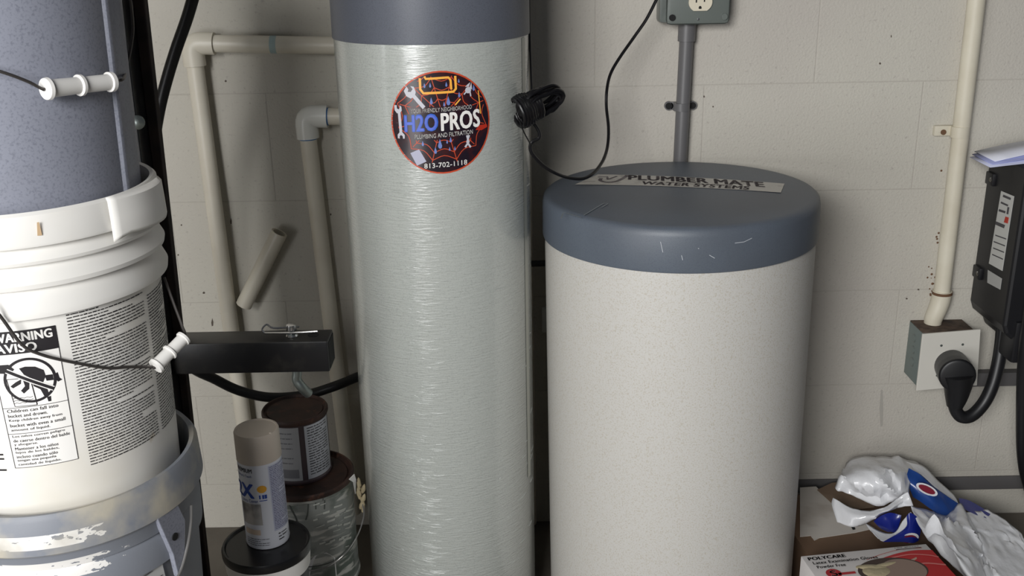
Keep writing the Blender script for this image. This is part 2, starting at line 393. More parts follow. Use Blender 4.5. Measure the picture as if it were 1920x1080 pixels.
# ---------------------------------------------------------------- buckets
KX, KY = -.519, 1.056
def bucket_profile(z, top, r_lip, r_body, r_base, ribs=True):
    """z: base height; returns outline outer bottom->lip->inner"""
    P_ = [(r_base-.006, z), (r_base, z+.006)]
    hb = top-.112
    P_ += [(r_base+(r_body-r_base)*k/6, z+.006+(hb-z-.006)*k/6) for k in range(1, 7)]
    def rib(z0, h, e, r):  # ledge that swells downward
        return [(r, z0), (r+e, z0+.003), (r+e+.001, z0+h*.35), (r+.002, z0+h)]
    if ribs:
        P_ += rib(top-.108, .028, .009, r_body); P_ += rib(top-.078, .022, .008, r_body+.001); P_ += rib(top-.054, .018, .007, r_body+.002)
        P_ += [(r_body+.003, top-.034), (r_lip-.001, top-.033), (r_lip, top-.030), (r_lip-.004, top-.003), (r_lip-.007, top)]
    else:
        P_ += [(r_body+.001, top-.108), (r_body+.006, top-.106), (r_body+.007, top-.075), (r_body+.003, top-.068), (r_body+.006, top-.066), (r_body+.009, top-.05), (r_lip-.003, top-.047), (r_lip, top-.044), (r_lip-.002, top-.006), (r_lip-.006, top)]
    P_ += [(r_lip-.011, top-.001), (r_body-.0005, top-.03), (r_body-.003, top-.12), (r_base-.0022, z+.01), (0.01, z+.008)]
    return P_
def bucket(name, label, z, top, r_lip, r_body, r_base, m, ribs=True):
    t = thing(name, label, 'bucket', (KX, KY, z), group=None)
    MB().lathe(bucket_profile(z, top, r_lip, r_body, r_base, ribs), KX, KY, 128, True, True).build('body', m, t, 35)
    return t
def bsurf(R, r=0): return cyl_surf(KX, KY, R, 0, 0)
def grip(P0, P1, t, r=.0085):
    P0, P1 = Vector(P0), Vector(P1); d = (P1-P0); L = d.length; ax = d.to_track_quat('Z', 'Y').to_matrix()
    g = MB().lathe([(.003, -.0005), (r*1.12, 0), (r*1.2, .003), (r*.95, .005), (r*.9, L*.46), (r*1.15, L*.475), (r*1.15, L*.515), (r*.88, L*.53), (r*.88, L*.92), (r*1.1, L*.93), (r*1.1, L*.985), (r*.85, L), (.003, L)], n=28, ax=ax, org=P0)
    return g.build('grip', M_grip, t, 30)
# stack, from the floor up
bucket('bucket', 'bottom white bucket carrying the stack, standing on the floor', 0, .325, .150, .138, .128, M_wbucket)
# gray one holding the white one
M_gsmear = mat('slate_bucket_with_plaster', (124, 128, 134), .5, bump=(400, .2, .0004))
nt = M_gsmear.node_tree; bs = nt.nodes['Principled BSDF']; tc = nt.nodes.new('ShaderNodeTexCoord'); sp = nt.nodes.new('ShaderNodeSeparateXYZ'); nt.links.new(tc.outputs['Object'], sp.inputs[0])
def mth(op, a, b_=None, c_=None, clamp=False):
    n_ = nt.nodes.new('ShaderNodeMath'); n_.operation = op; n_.use_clamp = clamp
    for i, v in enumerate((a, b_, c_)):
        if v is None: continue
        if isinstance(v, (int, float)): n_.inputs[i].default_value = v
        else: nt.links.new(v, n_.inputs[i])
    return n_.outputs[0]
def band(z0, z1):
    return mth('MULTIPLY', mth('GREATER_THAN', sp.outputs[2], z0), mth('LESS_THAN', sp.outputs[2], z1))
mp = nt.nodes.new('ShaderNodeMapping'); mp.inputs['Scale'].default_value = (1, 1, 2.2); nt.links.new(tc.outputs['Object'], mp.inputs[0])
nz = nt.nodes.new('ShaderNodeTexNoise'); nz.inputs['Scale'].default_value = 60; nz.inputs['Detail'].default_value = 6; nt.links.new(mp.outputs[0], nz.inputs['Vector'])
zb = .285
def zpx(x, y, R=.146):
    d = ray(x, y); o_ = CAM-Vector((-.519, 1.056, 0)); a = d.x**2+d.y**2; b_ = 2*(o_.x*d.x+o_.y*d.y); c_ = o_.x**2+o_.y**2-R*R
    return (CAM+d*((-b_-math.sqrt(max(b_*b_-4*a*c_, 0)))/2/a)).z
zs = [zpx(50, 1009, .148), zpx(50, 1034, .148), zpx(60, 1058, .141), zpx(60, 1092, .1405)]
bands = mth('ADD', band(zs[1]-zb, zs[0]-zb), band(zs[3]-zb, zs[2]-zb), clamp=True)
leftm = mth('LESS_THAN', mth('MULTIPLY_ADD', nz.outputs['Fac'], .22, sp.outputs[0]), .185)
thr = mth('MULTIPLY', mth('MULTIPLY', bands, leftm), mth('GREATER_THAN', nz.outputs['Fac'], .385))
mx = nt.nodes.new('ShaderNodeMix'); mx.data_type = 'RGBA'; nt.links.new(thr, mx.inputs[0]); mx.inputs[6].default_value = (*lin((124, 128, 136)), 1); mx.inputs[7].default_value = (*lin((228, 226, 222)), 1)
nz2 = nt.nodes.new('ShaderNodeTexNoise'); nz2.inputs['Scale'].default_value = 14; nz2.inputs['Detail'].default_value = 4; nt.links.new(tc.outputs['Object'], nz2.inputs['Vector'])
dust = mth('MULTIPLY', mth('GREATER_THAN', sp.outputs[2], .592-zb), mth('MULTIPLY_ADD', nz2.outputs['Fac'], 5, -2.3, True))
mx2 = nt.nodes.new('ShaderNodeMix'); mx2.data_type = 'RGBA'; nt.links.new(dust, mx2.inputs[0]); nt.links.new(mx.outputs[2], mx2.inputs[6]); mx2.inputs[7].default_value = (*lin((172, 166, 152)), 1)
nt.links.new(mx2.outputs[2], bs.inputs['Base Color'])
t = bucket('bucket', 'lowest visible grey bucket, lip smeared with dried white plaster', .285, .6385, .148, .1345, .124, M_gsmear, False)
# ear with wire
ea = math.radians(66); ep = Vector((KX+.146*math.sin(ea), KY-.146*math.cos(ea), .560))
eu = Vector((math.cos(ea), math.sin(ea), 0)); en = Vector((math.sin(ea), -math.cos(ea), 0))
def onb(x, y, R):   # point on the stack's cylinder of radius R seen at a pixel
    d = ray(x, y); o_ = CAM-Vector((KX, KY, 0)); a = d.x**2+d.y**2; b_ = 2*(o_.x*d.x+o_.y*d.y); c_ = o_.x**2+o_.y**2-R*R
    k = max(b_*b_-4*a*c_, 0); tt = (-b_-math.sqrt(k))/2/a; return CAM+d*tt
e = MB()
pl = [(-.021, .035), (.012, .035), (.02, .01), (.013, -.026), (-.003, -.052), (-.006, -.02)]
e.add([ep+eu*a+Vector((0, 0, b_))+en*h for h in (-.006, .001) for a, b_ in pl], [tuple(range(6)), tuple(range(6, 12))]+[(i, (i+1) % 6, 6+(i+1) % 6, 6+i) for i in range(6)])
e.build('handle_ear', M_gbucket, t, 0, .001)
MB().lathe([(.001, .0), (.0045, 0), (.0045, .0012), (.001, .0012)], n=16, ax=en.to_track_quat('Z', 'Y').to_matrix(), org=ep+en*.001).build('ear_hole', M_dark, t)
wp_ = [onb(358, 947, .1475), onb(357, 985, .1485), onb(350, 1030, .149), onb(335, 1078, .150), onb(305, 1120, .152), onb(240, 1180, .154), onb(100, 1230, .154)]
MB().tube(wp_, .0016, 8).build('bail_handle', M_wire, t)
sb = bsurf(.1355); p = Print(sb, .0022)
def bq(x, y, R=.134):
    P_ = onb(x, y, R); a = math.atan2(P_.x-KX, -(P_.y-KY)); return (a*.1355, P_.z)
lab = [bq(255, 1082), bq(299, 1050), bq(306, 1080), bq(320, 1120), bq(270, 1150)]
p.poly(lab); lb = p.build('paper_label', mat('aged_label', (176, 176, 174), .6), t)
p = Print(sb, .0027); rn = random.Random(5)
for k in range(5): p.line([bq(262+6*k, 1080-2*k+9*k*0), bq(278+4*k, 1070-2*k)], .0008) if k < 2 else p.line([bq(275+k, 1078+6*k), bq(298+k, 1064+6*k)], .0012)
p.build('label_print', M_grey_ink, lb)

# white warning bucket
t = bucket('bucket', 'white ribbed bucket with black warning label, middle of the stack', .597, .955, .1435, .1300, .1235, M_wbucket)
wt = t
R0 = .1278
def rb(z): return .1235+(.1300-.1235)*max(0, min(1, (z-.603)/(.843-.603)))
def wsurf(u, v, h=0):
    r = rb(v)+h; a = u/.13; return Vector((KX+r*math.sin(a), KY-r*math.cos(a), v))
dg = lambda a: math.radians(a)*.13
wt_lab = None
x0, x1 = dg(3.0), dg(31); zt, zb_ = .837, .687
x0 = dg(3.5)
p = Print(wsurf, .0003); p.rect(x0, zb_, x1, zt, 12); wl = p.build('warning_label', M_white, wt); wl['label'] = 'white warning label with black header'
p = Print(wsurf, .0006); hz0 = .826-.036*1.0
zH = .813
p.rect(x0, zH, x1, zt, 12)
Mk = p.build('label_print', M_ink, wl)
p = Print(wsurf, .0006)
for (a, b_) in [((x0, zt), (x1, zt)), ((x0, zb_), (x1, zb_)), ((x0, .7550), (x1, .7550)), ((x0, .7260), (x1, .7260))]:
    p.line([(a[0]+(b_[0]-a[0])*i/12, a[1]) for i in range(13)], .0006)
p.line([(x0, zb_), (x0, zt)], .0006); p.line([(x1, zb_), (x1, zt)], .0006)
# pictogram: child toppling into a bucket, struck out
cxp, czp, cr = dg(17.2), .7835, .0245
p.disc(cxp, czp, cr, cr, r_in=cr*.89, rings=1)
a = math.radians(-38)
def P2(x, y, s_=.0225): return (cxp+x*s_, czp+y*s_)
p.poly([P2(-.35, .62), P2(-.1, .68), P2(.3, .62), P2(.62, .4), P2(.66, .1), P2(.5, -.2), P2(.62, -.45), P2(.66, -.8), P2(.45, -.85), P2(.35, -.5), P2(.1, -.3), P2(.05, .1), P2(-.2, .3)])
p.poly([P2(.62, .14), P2(.95, .12), P2(.95, -.16), P2(.66, -.14)]); p.poly([P2(1.05, .12), P2(1.16, .18), P2(1.2, -.1), P2(1.3, -.22), P2(1.12, -.28), P2(1.03, -.14)])
p.poly([P2(.55, -.92), P2(.72, -.9), P2(.7, -1.15), P2(.58, -1.15)])
p.poly([P2(-1.15, .85), P2(-.75, .85), P2(-.55, .6), P2(-.75, .4), P2(-1.2, .45)])
p.poly([P2(-.3, .2), P2(-.02, .05), P2(-.1, -.4), P2(-.35, -.6), P2(-.45, -.45), P2(-.25, -.25)]); p.poly([P2(-.6, -.02), P2(-.35, .1), P2(-.4, -.12), P2(-.75, -.3), P2(-.85, -.2)])
p.line([P2(-.95, .14), P2(.02, .14)], .0007); p.line([P2(-.95, .14), P2(-.83, -1.2), P2(.1, -1.22)], .0007); p.line([P2(.02, .14), P2(.1, -1.22)], .0010)
for k in range(3): p.line([P2(-.85+.12*i, -.82-.12*k+.04*(i % 2)) for i in range(8)], .0005)
p.build('label_print', M_ink, wl)
p = Print(wsurf, .0008); p.line([(cxp-.0200, czp+.0125), (cxp+.0200, czp-.0125)], .0052); p.build('label_print', M_white, wl)
p = Print(wsurf, .0010); p.line([(cxp-.0200, czp+.0125), (cxp+.0200, czp-.0125)], .0032); p.build('label_print', M_ink, wl)
p = Print(wsurf, .0009)
p.text('WARNING', dg(5.6), .8262, dg(23.6), .0090, .05); p.text('AVISO', dg(5.8), .8150, dg(16.5), .0090, .05)
p.build('lettering', M_white, wl)
p = Print(wsurf, .0008)
for k, s_ in enumerate(['Children can fall into', 'bucket and drown.', 'Keep children away from', 'bucket with even a small', 'amount of liquid.']):
    p.text(s_, dg(5.2), .7500-.0054*k, min(.0022*len(s_), dg(24.5)), .0037, .008)
for k, s_ in enumerate(['Los niños corren peligro', 'de caerse dentro del balde', 'y ahogarse.', 'Mantener a los niños', 'lejos de los baldes,', 'incluso cuando sólo', 'tengan una pequeña', 'cantidad de líquido.']):
    p.text(s_, dg(5.2), .7212-.0046*k, min(.0021*len(s_), dg(24.5)), .0034, .008)
p.build('lettering', M_grey_ink, wl)
rn = random.Random(11); p = Print(wsurf, .0004)
for k in range(52):
    z = .8485-.00338*k
    dashes(p, dg(36), dg(78)-.002, z, .0017, rn, .99)
    if k > 3: dashes(p, dg(80), dg(110), z, .0017, rn, .99)
p.build('fine_print', M_ink, wt)
p = Print(wsurf, .0004)
for z in (.702, .697, .684): p.rect(dg(-6), z, dg(-.8), z+.002, 2)
p.build('lettering', M_ink, wt)
# torn lip flap on the right
fm = MB(); n = 10; g0 = []
for i in range(n+1):
    a = math.radians(58+38*i/n); bulge = .003+.006*math.sin(pi*i/n*.9); zl = .917-.004*i/n if i > 1 else .911+.003*i
    g0 += [(KX+(.1435+bulge*k_)*math.sin(a), KY-(.1435+bulge*k_)*math.cos(a), z_) for k_, z_ in ((.2, .957), (.9, .953), (1.1, .935), (1.2, zl+.004), (1., zl))]
fm.add(g0, [(i*5+k, (i+1)*5+k, (i+1)*5+k+1, i*5+k+1) for i in range(n) for k in range(4)])
o = fm.build('torn_lip_band', M_wbucket, wt); s_ = o.modifiers.new('s', 'SOLIDIFY'); s_.thickness = .0015
# its handle and grip
d1 = [onb(-40, 548, .150), onb(0, 592, .146), onb(40, 645, .141), onb(75, 664, .138), onb(130, 678, .134), onb(200, 690, .132), onb(240, 688, .1325), onb(285, 688, .134)]
g0, g1 = onb(291, 688, .137), at(345, 632, 1.02)
g1 = g0 + (at(346, 632, g0.y+.035)-g0)
d1 += [g0, g0.lerp(g1, .5), g1, at(341, 610, g1.y+.01), at(326, 570, g1.y+.02), at(308, 520, g1.y+.03)]
wi = MB().tube(d1, .0016, 8).build('bail_handle', M_darkwire, wt); grip(g0, g1, wi, .0078)

# top gray bucket
t = bucket('bucket', 'slate grey bucket nested in the white bucket, top of the stack', .925, 1.30, .148, .1305, .1225, M_gbucket)
ribz = MB()
for a in (81,):
    a = math.radians(a); pts = []
    for i in range(9):
        z = .945+.23*i/8; r = .1205+.0062*(z-.93)/.21
        pts.append(Vector((KX+r*math.sin(a), KY-r*math.cos(a), z)))
    ribz.tube([v*1 for v in pts], .0062, 12, 1)
ribz.build('side_rib', M_gbucket, t)
h = [onb(-60, 120, .150), onb(0, 134, .150), onb(50, 152, .146), onb(80, 167, .143)]
g0 = onb(85, 167, .143); g1 = onb(212, 153, .141)
h += [g0.lerp(g1, .02), g0.lerp(g1, .5), g1, onb(222, 151, .1385), onb(232, 147, .138)]
e0 = onb(232, 147, .138)
h2 = [at(236, 130, 1.10), at(243, 100, 1.11), at(249, 60, 1.11), at(247, 20, 1.10), at(241, -15, 1.09), Vector((KX+.137, KY-.005, 1.24))]
wi = MB().tube(h+h2, .0015, 8).build('bail_handle', M_darkwire, t); grip(g0, g1, wi, .0088)
# ---------------------------------------------------------------- black steel stand with hitch arm
t = thing('steel_stand', 'black square-tube steel post with side arm behind the buckets', 'stand', (-.53, 1.47, 0))
zt_, zb2 = 1.45, 0
pr = [(-.567, zb2), (-.5235, zb2), (-.489, zt_), (-.5525, zt_)]
MB().prism([(-.592, 0), (-.532, 0), (-.512, 1.5), (-.572, 1.5)], 1.43, 1.485).build('post', M_blacksteel, t, 0, .002)
MB().prism([(-.5315, 0), (-.5245, 0), (-.492, 1.5), (-.5115, 1.5)], 1.468, 1.484).build('flange', M_rustdark, t, 0, .001)
MB().box(-.70, -.42, 1.40, 1.56, 0, .006, .001).build('foot_plate', M_blacksteel, t)
bo = at(259, 229, 1.428)
MB().lathe([(.001, .0), (.010, 0), (.010, .003), (.006, .005), (.001, .006)], n=18, ax=Matrix.Rotation(pi/2, 3, 'X'), org=bo).build('bolt', M_zinc, t)
ar = at(614, 640, 1.445); ax1 = ar.x; az = ar.z
arm = MB()
hw = .0254
arm.box(-.525, ax1, 1.445, 1.445+2*hw, az-.0508, az, .003).build('arm', M_blacksteel, t)
MB().box(ax1+.0002, ax1+.0008, 1.449, 1.491, az-.047, az-.004).build('arm_mouth', M_dark, t)
hp = at(588, 629, 1.475); MB().lathe([(.001, .0), (.0085, 0), (.0085, .0006), (.001, .0006)], hp.x, 1.472, 24, ax=None).build('pin_hole', M_dark, t).location.z = az
pc = at(548, 632, 1.472); px_ = pc.x
pn = thing('hitch_pin', 'bent zinc hitch pin with spring clip through the black arm', 'pin', (px_, 1.472, az))
lo = at(556, 712, 1.472); l2 = at(566, 726, 1.472); l3 = at(578, 738, 1.472+.01)
MB().tube([(px_, 1.472, az+.016), (px_, 1.472, az-.03), (px_+.002, 1.472, az-.06), (lo.x, 1.472, lo.z), l2, l3], .0078, 16, 5).build('pin', M_zinc, pn)
MB().lathe([(.003, .02), (.0075, .018), (.0085, .008), (.0075, .003), (.0095, 0)], px_, 1.472, 20, ax=None).build('pin_head', M_chrome, pn).location.z += az
cz = az+.006
MB().tube([(px_-.040, 1.466, cz+.001), (px_, 1.4625, cz+.002), (px_+.042, 1.462, cz+.004)], .0017, 8, 2).tube([(px_-.040, 1.466, cz+.001), (px_-.045, 1.47, cz+.006), (px_-.038, 1.474, cz+.012), (px_-.028, 1.474, cz+.006), (px_, 1.4815, cz+.004), (px_+.01, 1.482, cz+.004)], .0015, 8, 4).build('spring_clip', M_chrome, pn)

# ---------------------------------------------------------------- pvc pipes on the wall
PY = 1.875; pr_ = .0155
def elbow(c0, c1, c2, r=.0198):
    """c1 the corner; sockets toward c0 and c2"""
    c0, c1, c2 = map(Vector, (c0, c1, c2)); a = (c0-c1).normalized(); b_ = (c2-c1).normalized(); L1 = .040; L2 = .015
    P_ = [c1+a*L1, c1+a*L2] + [c1+a*(L2*(1-k)**2)+b_*(L2*k**2) for k in (.2, .4, .6, .8)] + [c1+b_*L2, c1+b_*L1]
    m = MB().tube(P_, r, 24, 0)
    return m
t = thing('water_pipe', 'upper cream pipe running down the wall behind the buckets, elbow near top', 'pipe', at(430, 900, PY)*1)
ca = at(360, 81, PY); va = at(480, 960, PY); ha = at(655, 86, PY)
MB().cyl(ca, va, pr_).build('pipe_run', M_pvc, t); MB().cyl(ca, ha, pr_).build('pipe_run', M_pvc, t)
elbow(va, ca, ha).build('elbow', M_pvc, t)
MB().cyl(ca+(ha-ca)*.50, ca+(ha-ca)*.54, pr_+.0003).build('primer_smear', mat('faint_primer', (170, 190, 190), .5), t)
t = thing('water_pipe', 'lower white pipe with glossy elbow and blue primer rings beside the tall tank', 'pipe', at(650, 900, PY)*1)
cb = at(573, 218, PY-.012); vb = at(664, 960, PY-.012); hb_ = at(690, 219, PY-.012)
MB().cyl(cb, vb, pr_).build('pipe_run', M_pvc, t); MB().cyl(cb, hb_, pr_).build('pipe_run', M_pvc, t)
elbow(vb, cb, hb_, .0205).build('elbow', M_pvcwhite, t)['label'] = 'glossy white elbow'
dv = (vb-cb).normalized(); dh = (hb_-cb).normalized()
MB().cyl(cb+dv*.0395, cb+dv*.0425, pr_+.0006).build('primer_ring', M_blue, t); MB().cyl(cb+dh*.0395, cb+dh*.0418, pr_+.0006).build('primer_ring', M_blue, t)
t = thing('water_pipe', 'vertical cream pipe peeking out along the right edge of the tall tank', 'pipe', at(1010, 900, PY)*1)
MB().cyl(at(975, -60, PY), at(992, 980, PY), pr_).build('pipe_run', M_pvc, t)
# loose offcut
a_, b_ = at(524, 436, 1.872), at(457, 572, 1.872)
t = thing('pipe_offcut', 'short slanting open-ended pipe offcut between the two wall pipes', 'pipe', b_)
d = (a_-b_).normalized(); ax = d.to_track_quat('Z', 'Y').to_matrix(); L = (a_-b_).length
MB().lathe([(.0155, 0), (.0155, L), (.0125, L), (.0125, 0)], n=28, ax=ax, org=b_, cap0=False, cap1=False).build('pipe_body', M_pvc, t)
# ---------------------------------------------------------------- black hose and cables
HY = 1.62
t = MB().tube([at(372, -40, HY), at(352, 30, HY), at(331, 90, HY), at(314, 145, HY), at(300, 200, HY), at(290, 260, HY), at(284, 330, HY), at(286, 450, HY), at(308, 600, HY+.02), at(350, 680, 1.66), at(405, 712, 1.7), at(450, 733, 1.72), at(505, 745, 1.73), at(570, 741, 1.74), at(625, 725, 1.75), at(680, 703, 1.79), at(760, 672, 1.80)], .0092, 14, 8).build('drain_hose', M_black)
tag(t, 'black hose dropping behind the post, sagging past the rusty can', 'hose')
t = MB().tube([at(940, 497, 1.86), at(985, 495, 1.86), at(1010, 494, 1.86), at(1050, 493, 1.86), at(1120, 490, 1.86)], .006, 12).build('black_tube', M_black)
tag(t, 'short run of black tubing in the gap between the two tanks', 'tube')
cl = at(1024, 602, 1.885)
t = MB().box(cl.x-.009, cl.x+.02, 1.886, 1.8998, cl.z-.026, cl.z+.026, .004).build('wall_clip', M_pvcwhite); tag(t, 'small white plastic clip on wall just left of the brine tank', 'clip')
# coiled power cord
cc = at(1005, 193, 1.60)
t = thing('power_cord', 'black power cord bundled in a coil beside the tall tank, looping over the lid', 'cord', cc)
coil = MB(); A0, A1 = at(968, 213, 1.525), at(1050, 178, 1.57); axd = (A1-A0).normalized()
s1 = axd.cross(Vector((0, 1, 0))).normalized(); s2 = axd.cross(s1)
# hanks: loops around the bundle plus the long strands underneath
rn = random.Random(9)
for k in range(20):
    lat = rn.uniform(-.012, .012); lt2 = rn.uniform(-.010, .010); e_ = rn.uniform(.9, 1.04)
    pts = []
    for j in range(14):
        a = 2*pi*j/13; x = math.cos(a)*.036*e_; y_ = math.sin(a)*(.015+.006*rn.random())
        pts.append(A0.lerp(A1, .52)+axd*(x+.003)+s1*(y_*.85+lat*.6+.002)+s2*(lt2+y_*.5))
    coil.tube(pts, .0026, 8, 3)
coil.build('strands', M_blackcord, t)
wr = MB(); pts = []
NW = 9
for k in range(NW*12+1):
    u = k/(NW*12); a = 2*pi*k/12; rr = .0235*(.86+.16*math.sin(pi*min(1, u*1.3+.12)))
    pts.append(A0+axd*(.001+.040*u)+s1*(rr*math.cos(a))+s2*(rr*.8*math.sin(a)))
wr.tube(pts, .0028, 8, 1).build('wrapping', M_blackcord, t)
y0 = 1.60
MB().tube([at(992, -60, 1.62), at(992, 0, 1.62), at(993, 60, 1.62), at(995, 120, 1.61), at(997, 172, 1.60)], .0019, 8).build('lead', M_blackcord, t)
MB().tube([at(995, 226, 1.57), at(1004, 236, 1.57), at(1011, 249, 1.57), at(1010, 259, 1.57), at(998, 266, 1.57), at(994, 276, 1.57), at(999, 290, 1.57), at(1018, 310, 1.575), at(1040, 324, 1.58), at(1065, 333, 1.60), at(1092, 335, 1.62), at(1112, 325, 1.64), at(1130, 302, 1.68), at(1139, 275, 1.71), at(1141, 240, 1.73), at(1137, 200, 1.75), at(1138, 168, 1.76), at(1145, 138, 1.78), at(1162, 108, 1.79), at(1190, 68, 1.80), at(1212, 36, 1.80), at(1232, -3, 1.80), at(1250, -40, 1.795), at(1285, -45, 1.79), at(1308, -22, 1.80)], .0027, 10).build('lead', M_blackcord, t)
MB().tube([at(975, 226, 1.50), at(981, 245, 1.51), at(990, 262, 1.53), at(996, 272, 1.56)], .0011, 6).build('lead', M_blackcord, t)

# ---------------------------------------------------------------- outlet box and conduit
ob = thing('outlet_box', 'grey weatherproof outlet box with ivory receptacle above the brine tank', 'outlet', (.335, 1.9, 1.034))
x0_, x1_ = .272, .383
MB().box(.268, .381, 1.858, 1.8997, 1.036, 1.156, .006).build('back_box', M_greybox, ob)
MB().box(.279, .390, 1.846, 1.859, 1.0335, 1.158, .0085).build('cover', M_greybox, ob)
for X_, in ((.289,), (.380,)):
    MB().cyl((X_, 1.847, 1.046), (X_, 1.843, 1.046), .0055).build('cover_screw', M_dark if X_ < .3 else M_greybox, ob)
rc = at(1313, 4, 1.845)
for dz in (0, .039):
    m = MB(); prf = [(.0205*math.cos(2*pi*i/32), max(-.0145, min(.0145, .0175*math.sin(2*pi*i/32)))) for i in range(32)]
    m.prism([(rc.x+a, rc.z+dz+b_) for a, b_ in prf], 1.8415, 1.847).build('receptacle', M_ivory, ob)
    for dx, dw, dzz, hh in ((-.0075, .0011, .004, .0045), (.0065, .0011, .004, .0035)):
        MB().box(rc.x+dx-dw, rc.x+dx+dw, 1.8410, 1.8418, rc.z+dz+dzz-hh, rc.z+dz+dzz+hh).build('slot', M_dark, ob)
    MB().prism([(rc.x-.0005+.0026*math.cos(a), rc.z+dz-.0095+max(-.0016, .0034*math.sin(a))) for a in [2*pi*i/16 for i in range(16)]], 1.8410, 1.8418).build('slot', M_dark, ob)
sc = at(1309, 36, 1.846); MB().lathe([(.0005, .0018), (.002, .0016), (.0026, 0)], n=16, ax=Matrix.Rotation(pi/2, 3, 'X'), org=Vector((sc.x, 1.8462, sc.z))).build('screw', M_chrome, ob)
t = thing('plug', 'black power plug in the top socket of the grey outlet box', 'plug', (rc.x, 1.84, rc.z+.039))
MB().box(rc.x-.018, rc.x+.030, 1.812, 1.8408, rc.z+.016, rc.z+.060, .006).build('plug_body', M_black, t)
t = thing('grey_conduit', 'grey vertical conduit from outlet box down behind the brine tank lid', 'conduit', (.331, 1.885, 0))
c0_, c1_ = at(1289, 40, 1.884), at(1273, 330, 1.884)
c2_ = c0_+(c1_-c0_)*3.2
MB().cyl(c0_, Vector((c2_.x, 1.884, .02)), .0128).build('pipe_run', M_conduit, t)
MB().cyl(c0_+Vector((0, 0, .01)), at(1287, 77, 1.884), .0158).build('collar', M_conduit, t)
sp_ = at(1278, 200, 1.884)
MB().cyl(sp_-Vector((0, 0, .007)), sp_+Vector((0, 0, .007)), .0152).build('strap', M_conduit, t)
st_ = MB()
for sg in (-1, 1):
    st_.box(sp_.x+sg*.012-.008, sp_.x+sg*.012+.008, 1.894, 1.8997, sp_.z-.0075, sp_.z+.0075, .002)
    st_.cyl((sp_.x+sg*.022, 1.894, sp_.z), (sp_.x+sg*.022, 1.8997, sp_.z), .0082)
st_.build('strap_tabs', M_conduit, t)
for sg in (-1, 1): MB().cyl((sp_.x+sg*.022, 1.8930, sp_.z), (sp_.x+sg*.022, 1.8945, sp_.z), .0062).build('strap_hole', M_dark, t)

# ---------------------------------------------------------------- painted conduit right, junction box
M_pconduit = mat('painted_conduit', (214, 208, 190), .5, bump=(120, .25, .0006), var=[(10, (200, 192, 172), .4, .7), (150, (120, 104, 88), .74, .78)])
t = thing('painted_conduit', 'cream painted conduit running down the right of the wall into junction box', 'conduit', (.84, 1.884, .45))
wa = at(1831, 0, 1.884); wb = at(1766, 548, 1.884); wu = wa+(wa-wb)*.6
MB().cyl(wu, wb, .0155).build('pipe_run', M_pconduit, t)
MB().tube([at(1767, 545, 1.884), at(1764, 562, 1.884), at(1757, 582, 1.882), at(1750, 598, 1.882), at(1748, 612, 1.882)], [.0185, .0185, .0178, .017, .016], 24, 5).build('elbow', M_pconduit, t)
MB().cyl(at(1767, 546, 1.884), at(1766.5, 551, 1.884), .0190).build('rust_ring', M_rustspot, t)
s3 = at(1800, 247, 1.884)
m = MB(); m.cyl(s3-Vector((0, 0, .010)), s3+Vector((0, 0, .010)), .0168); m.box(s3.x-.045, s3.x-.008, 1.889, 1.8997, s3.z-.0085, s3.z+.0105, .002); m.build('strap', M_pconduit, t)
q3 = at(1769, 248, 1.888); MB().cyl((q3.x, 1.8895, q3.z), (q3.x, 1.887, q3.z), .005).build('strap_screw', M_rustspot, t)
rn = random.Random(21); m = MB()
for k in range(26):
    cxq = rn.gauss(1747, 5); cyq = rn.uniform(500, 592); P_ = at(cxq, cyq, 1.8990); s_ = rn.uniform(.0008, .0028)
    m.lathe([(s_, 0), (s_*.6, .0008), (s_*.1, .001)], n=7, ax=Matrix.Rotation(pi/2, 3, 'X'), org=P_)
for (x, y) in [(1757, 448), (1756, 444), (1758, 455), (1760, 437), (1796, 372), (1765, 320)]:
    P_ = at(x, y, 1.8990); m.lathe([(.0022, 0), (.0012, .0008), (.0002, .001)], n=7, ax=Matrix.Rotation(pi/2, 3, 'X'), org=P_)
m.build('rust_flecks', M_rustspot, t)['kind'] = 'stuff'
jb = thing('junction_box', 'square metal junction box with cream cover plate, rusty top and grey side', 'junction box', (.84, 1.865, .33))
jx0, jx1, jz0, jz1 = .791, .899, .332, .4475
MB().box(jx0+.001, jx1-.006, 1.834, 1.8997, jz0+.003, jz1-.002, .001).build('box_body', M_galv, jb)
MB().box(jx0+.002, jx1-.004, 1.836, 1.8996, jz1-.003, jz1+.0002, .0005).build('box_top', mat('rusty_top', (92, 76, 64), .8, var=(60, (58, 46, 40), .4, .65)), jb)
for k, z in enumerate((.372, .397, .421)):
    for rr_, mm, e_ in ((.0095, M_greybox, .0006), (.0075, M_galv, .0010)):
        MB().cyl((jx0+.0011, 1.866+.002*k, z), (jx0+.001-e_, 1.866+.002*k, z), rr_ if k == 0 else rr_*.9).build('knockout', mm, jb)
cp = [at(1729, 626, 1.832), at(1838, 617, 1.832), at(1831, 722, 1.832), at(1717, 732, 1.832)]
m = MB(); m.add([Vector((v.x, yy, v.z)) for yy in (1.8295, 1.834) for v in cp], [(0, 1, 2, 3), (7, 6, 5, 4), (0, 4, 5, 1), (1, 5, 6, 2), (2, 6, 7, 3), (3, 7, 4, 0)])
m.build('cover_plate', mat('cream_cover', (210, 207, 198), .5, bump=(300, .2, .0004)), jb, 0, .001)
for x, y in ((1765, 648), (1805, 646), (1757, 704)):
    P_ = at(x, y, 1.829); MB().cyl((P_.x, 1.8298, P_.z), (P_.x, 1.8285, P_.z), .0024).build('screw', M_zinc, jb)
# gray raceway to the right of the box
z5 = at(1880, 708, 1.885).z
t = MB().box(jx1-.0, 1.5, 1.878, 1.8997, z5-.0165, z5+.0135, .003).build('raceway', M_strip); tag(t, 'dark grey horizontal raceway on wall right of the junction box', 'raceway')
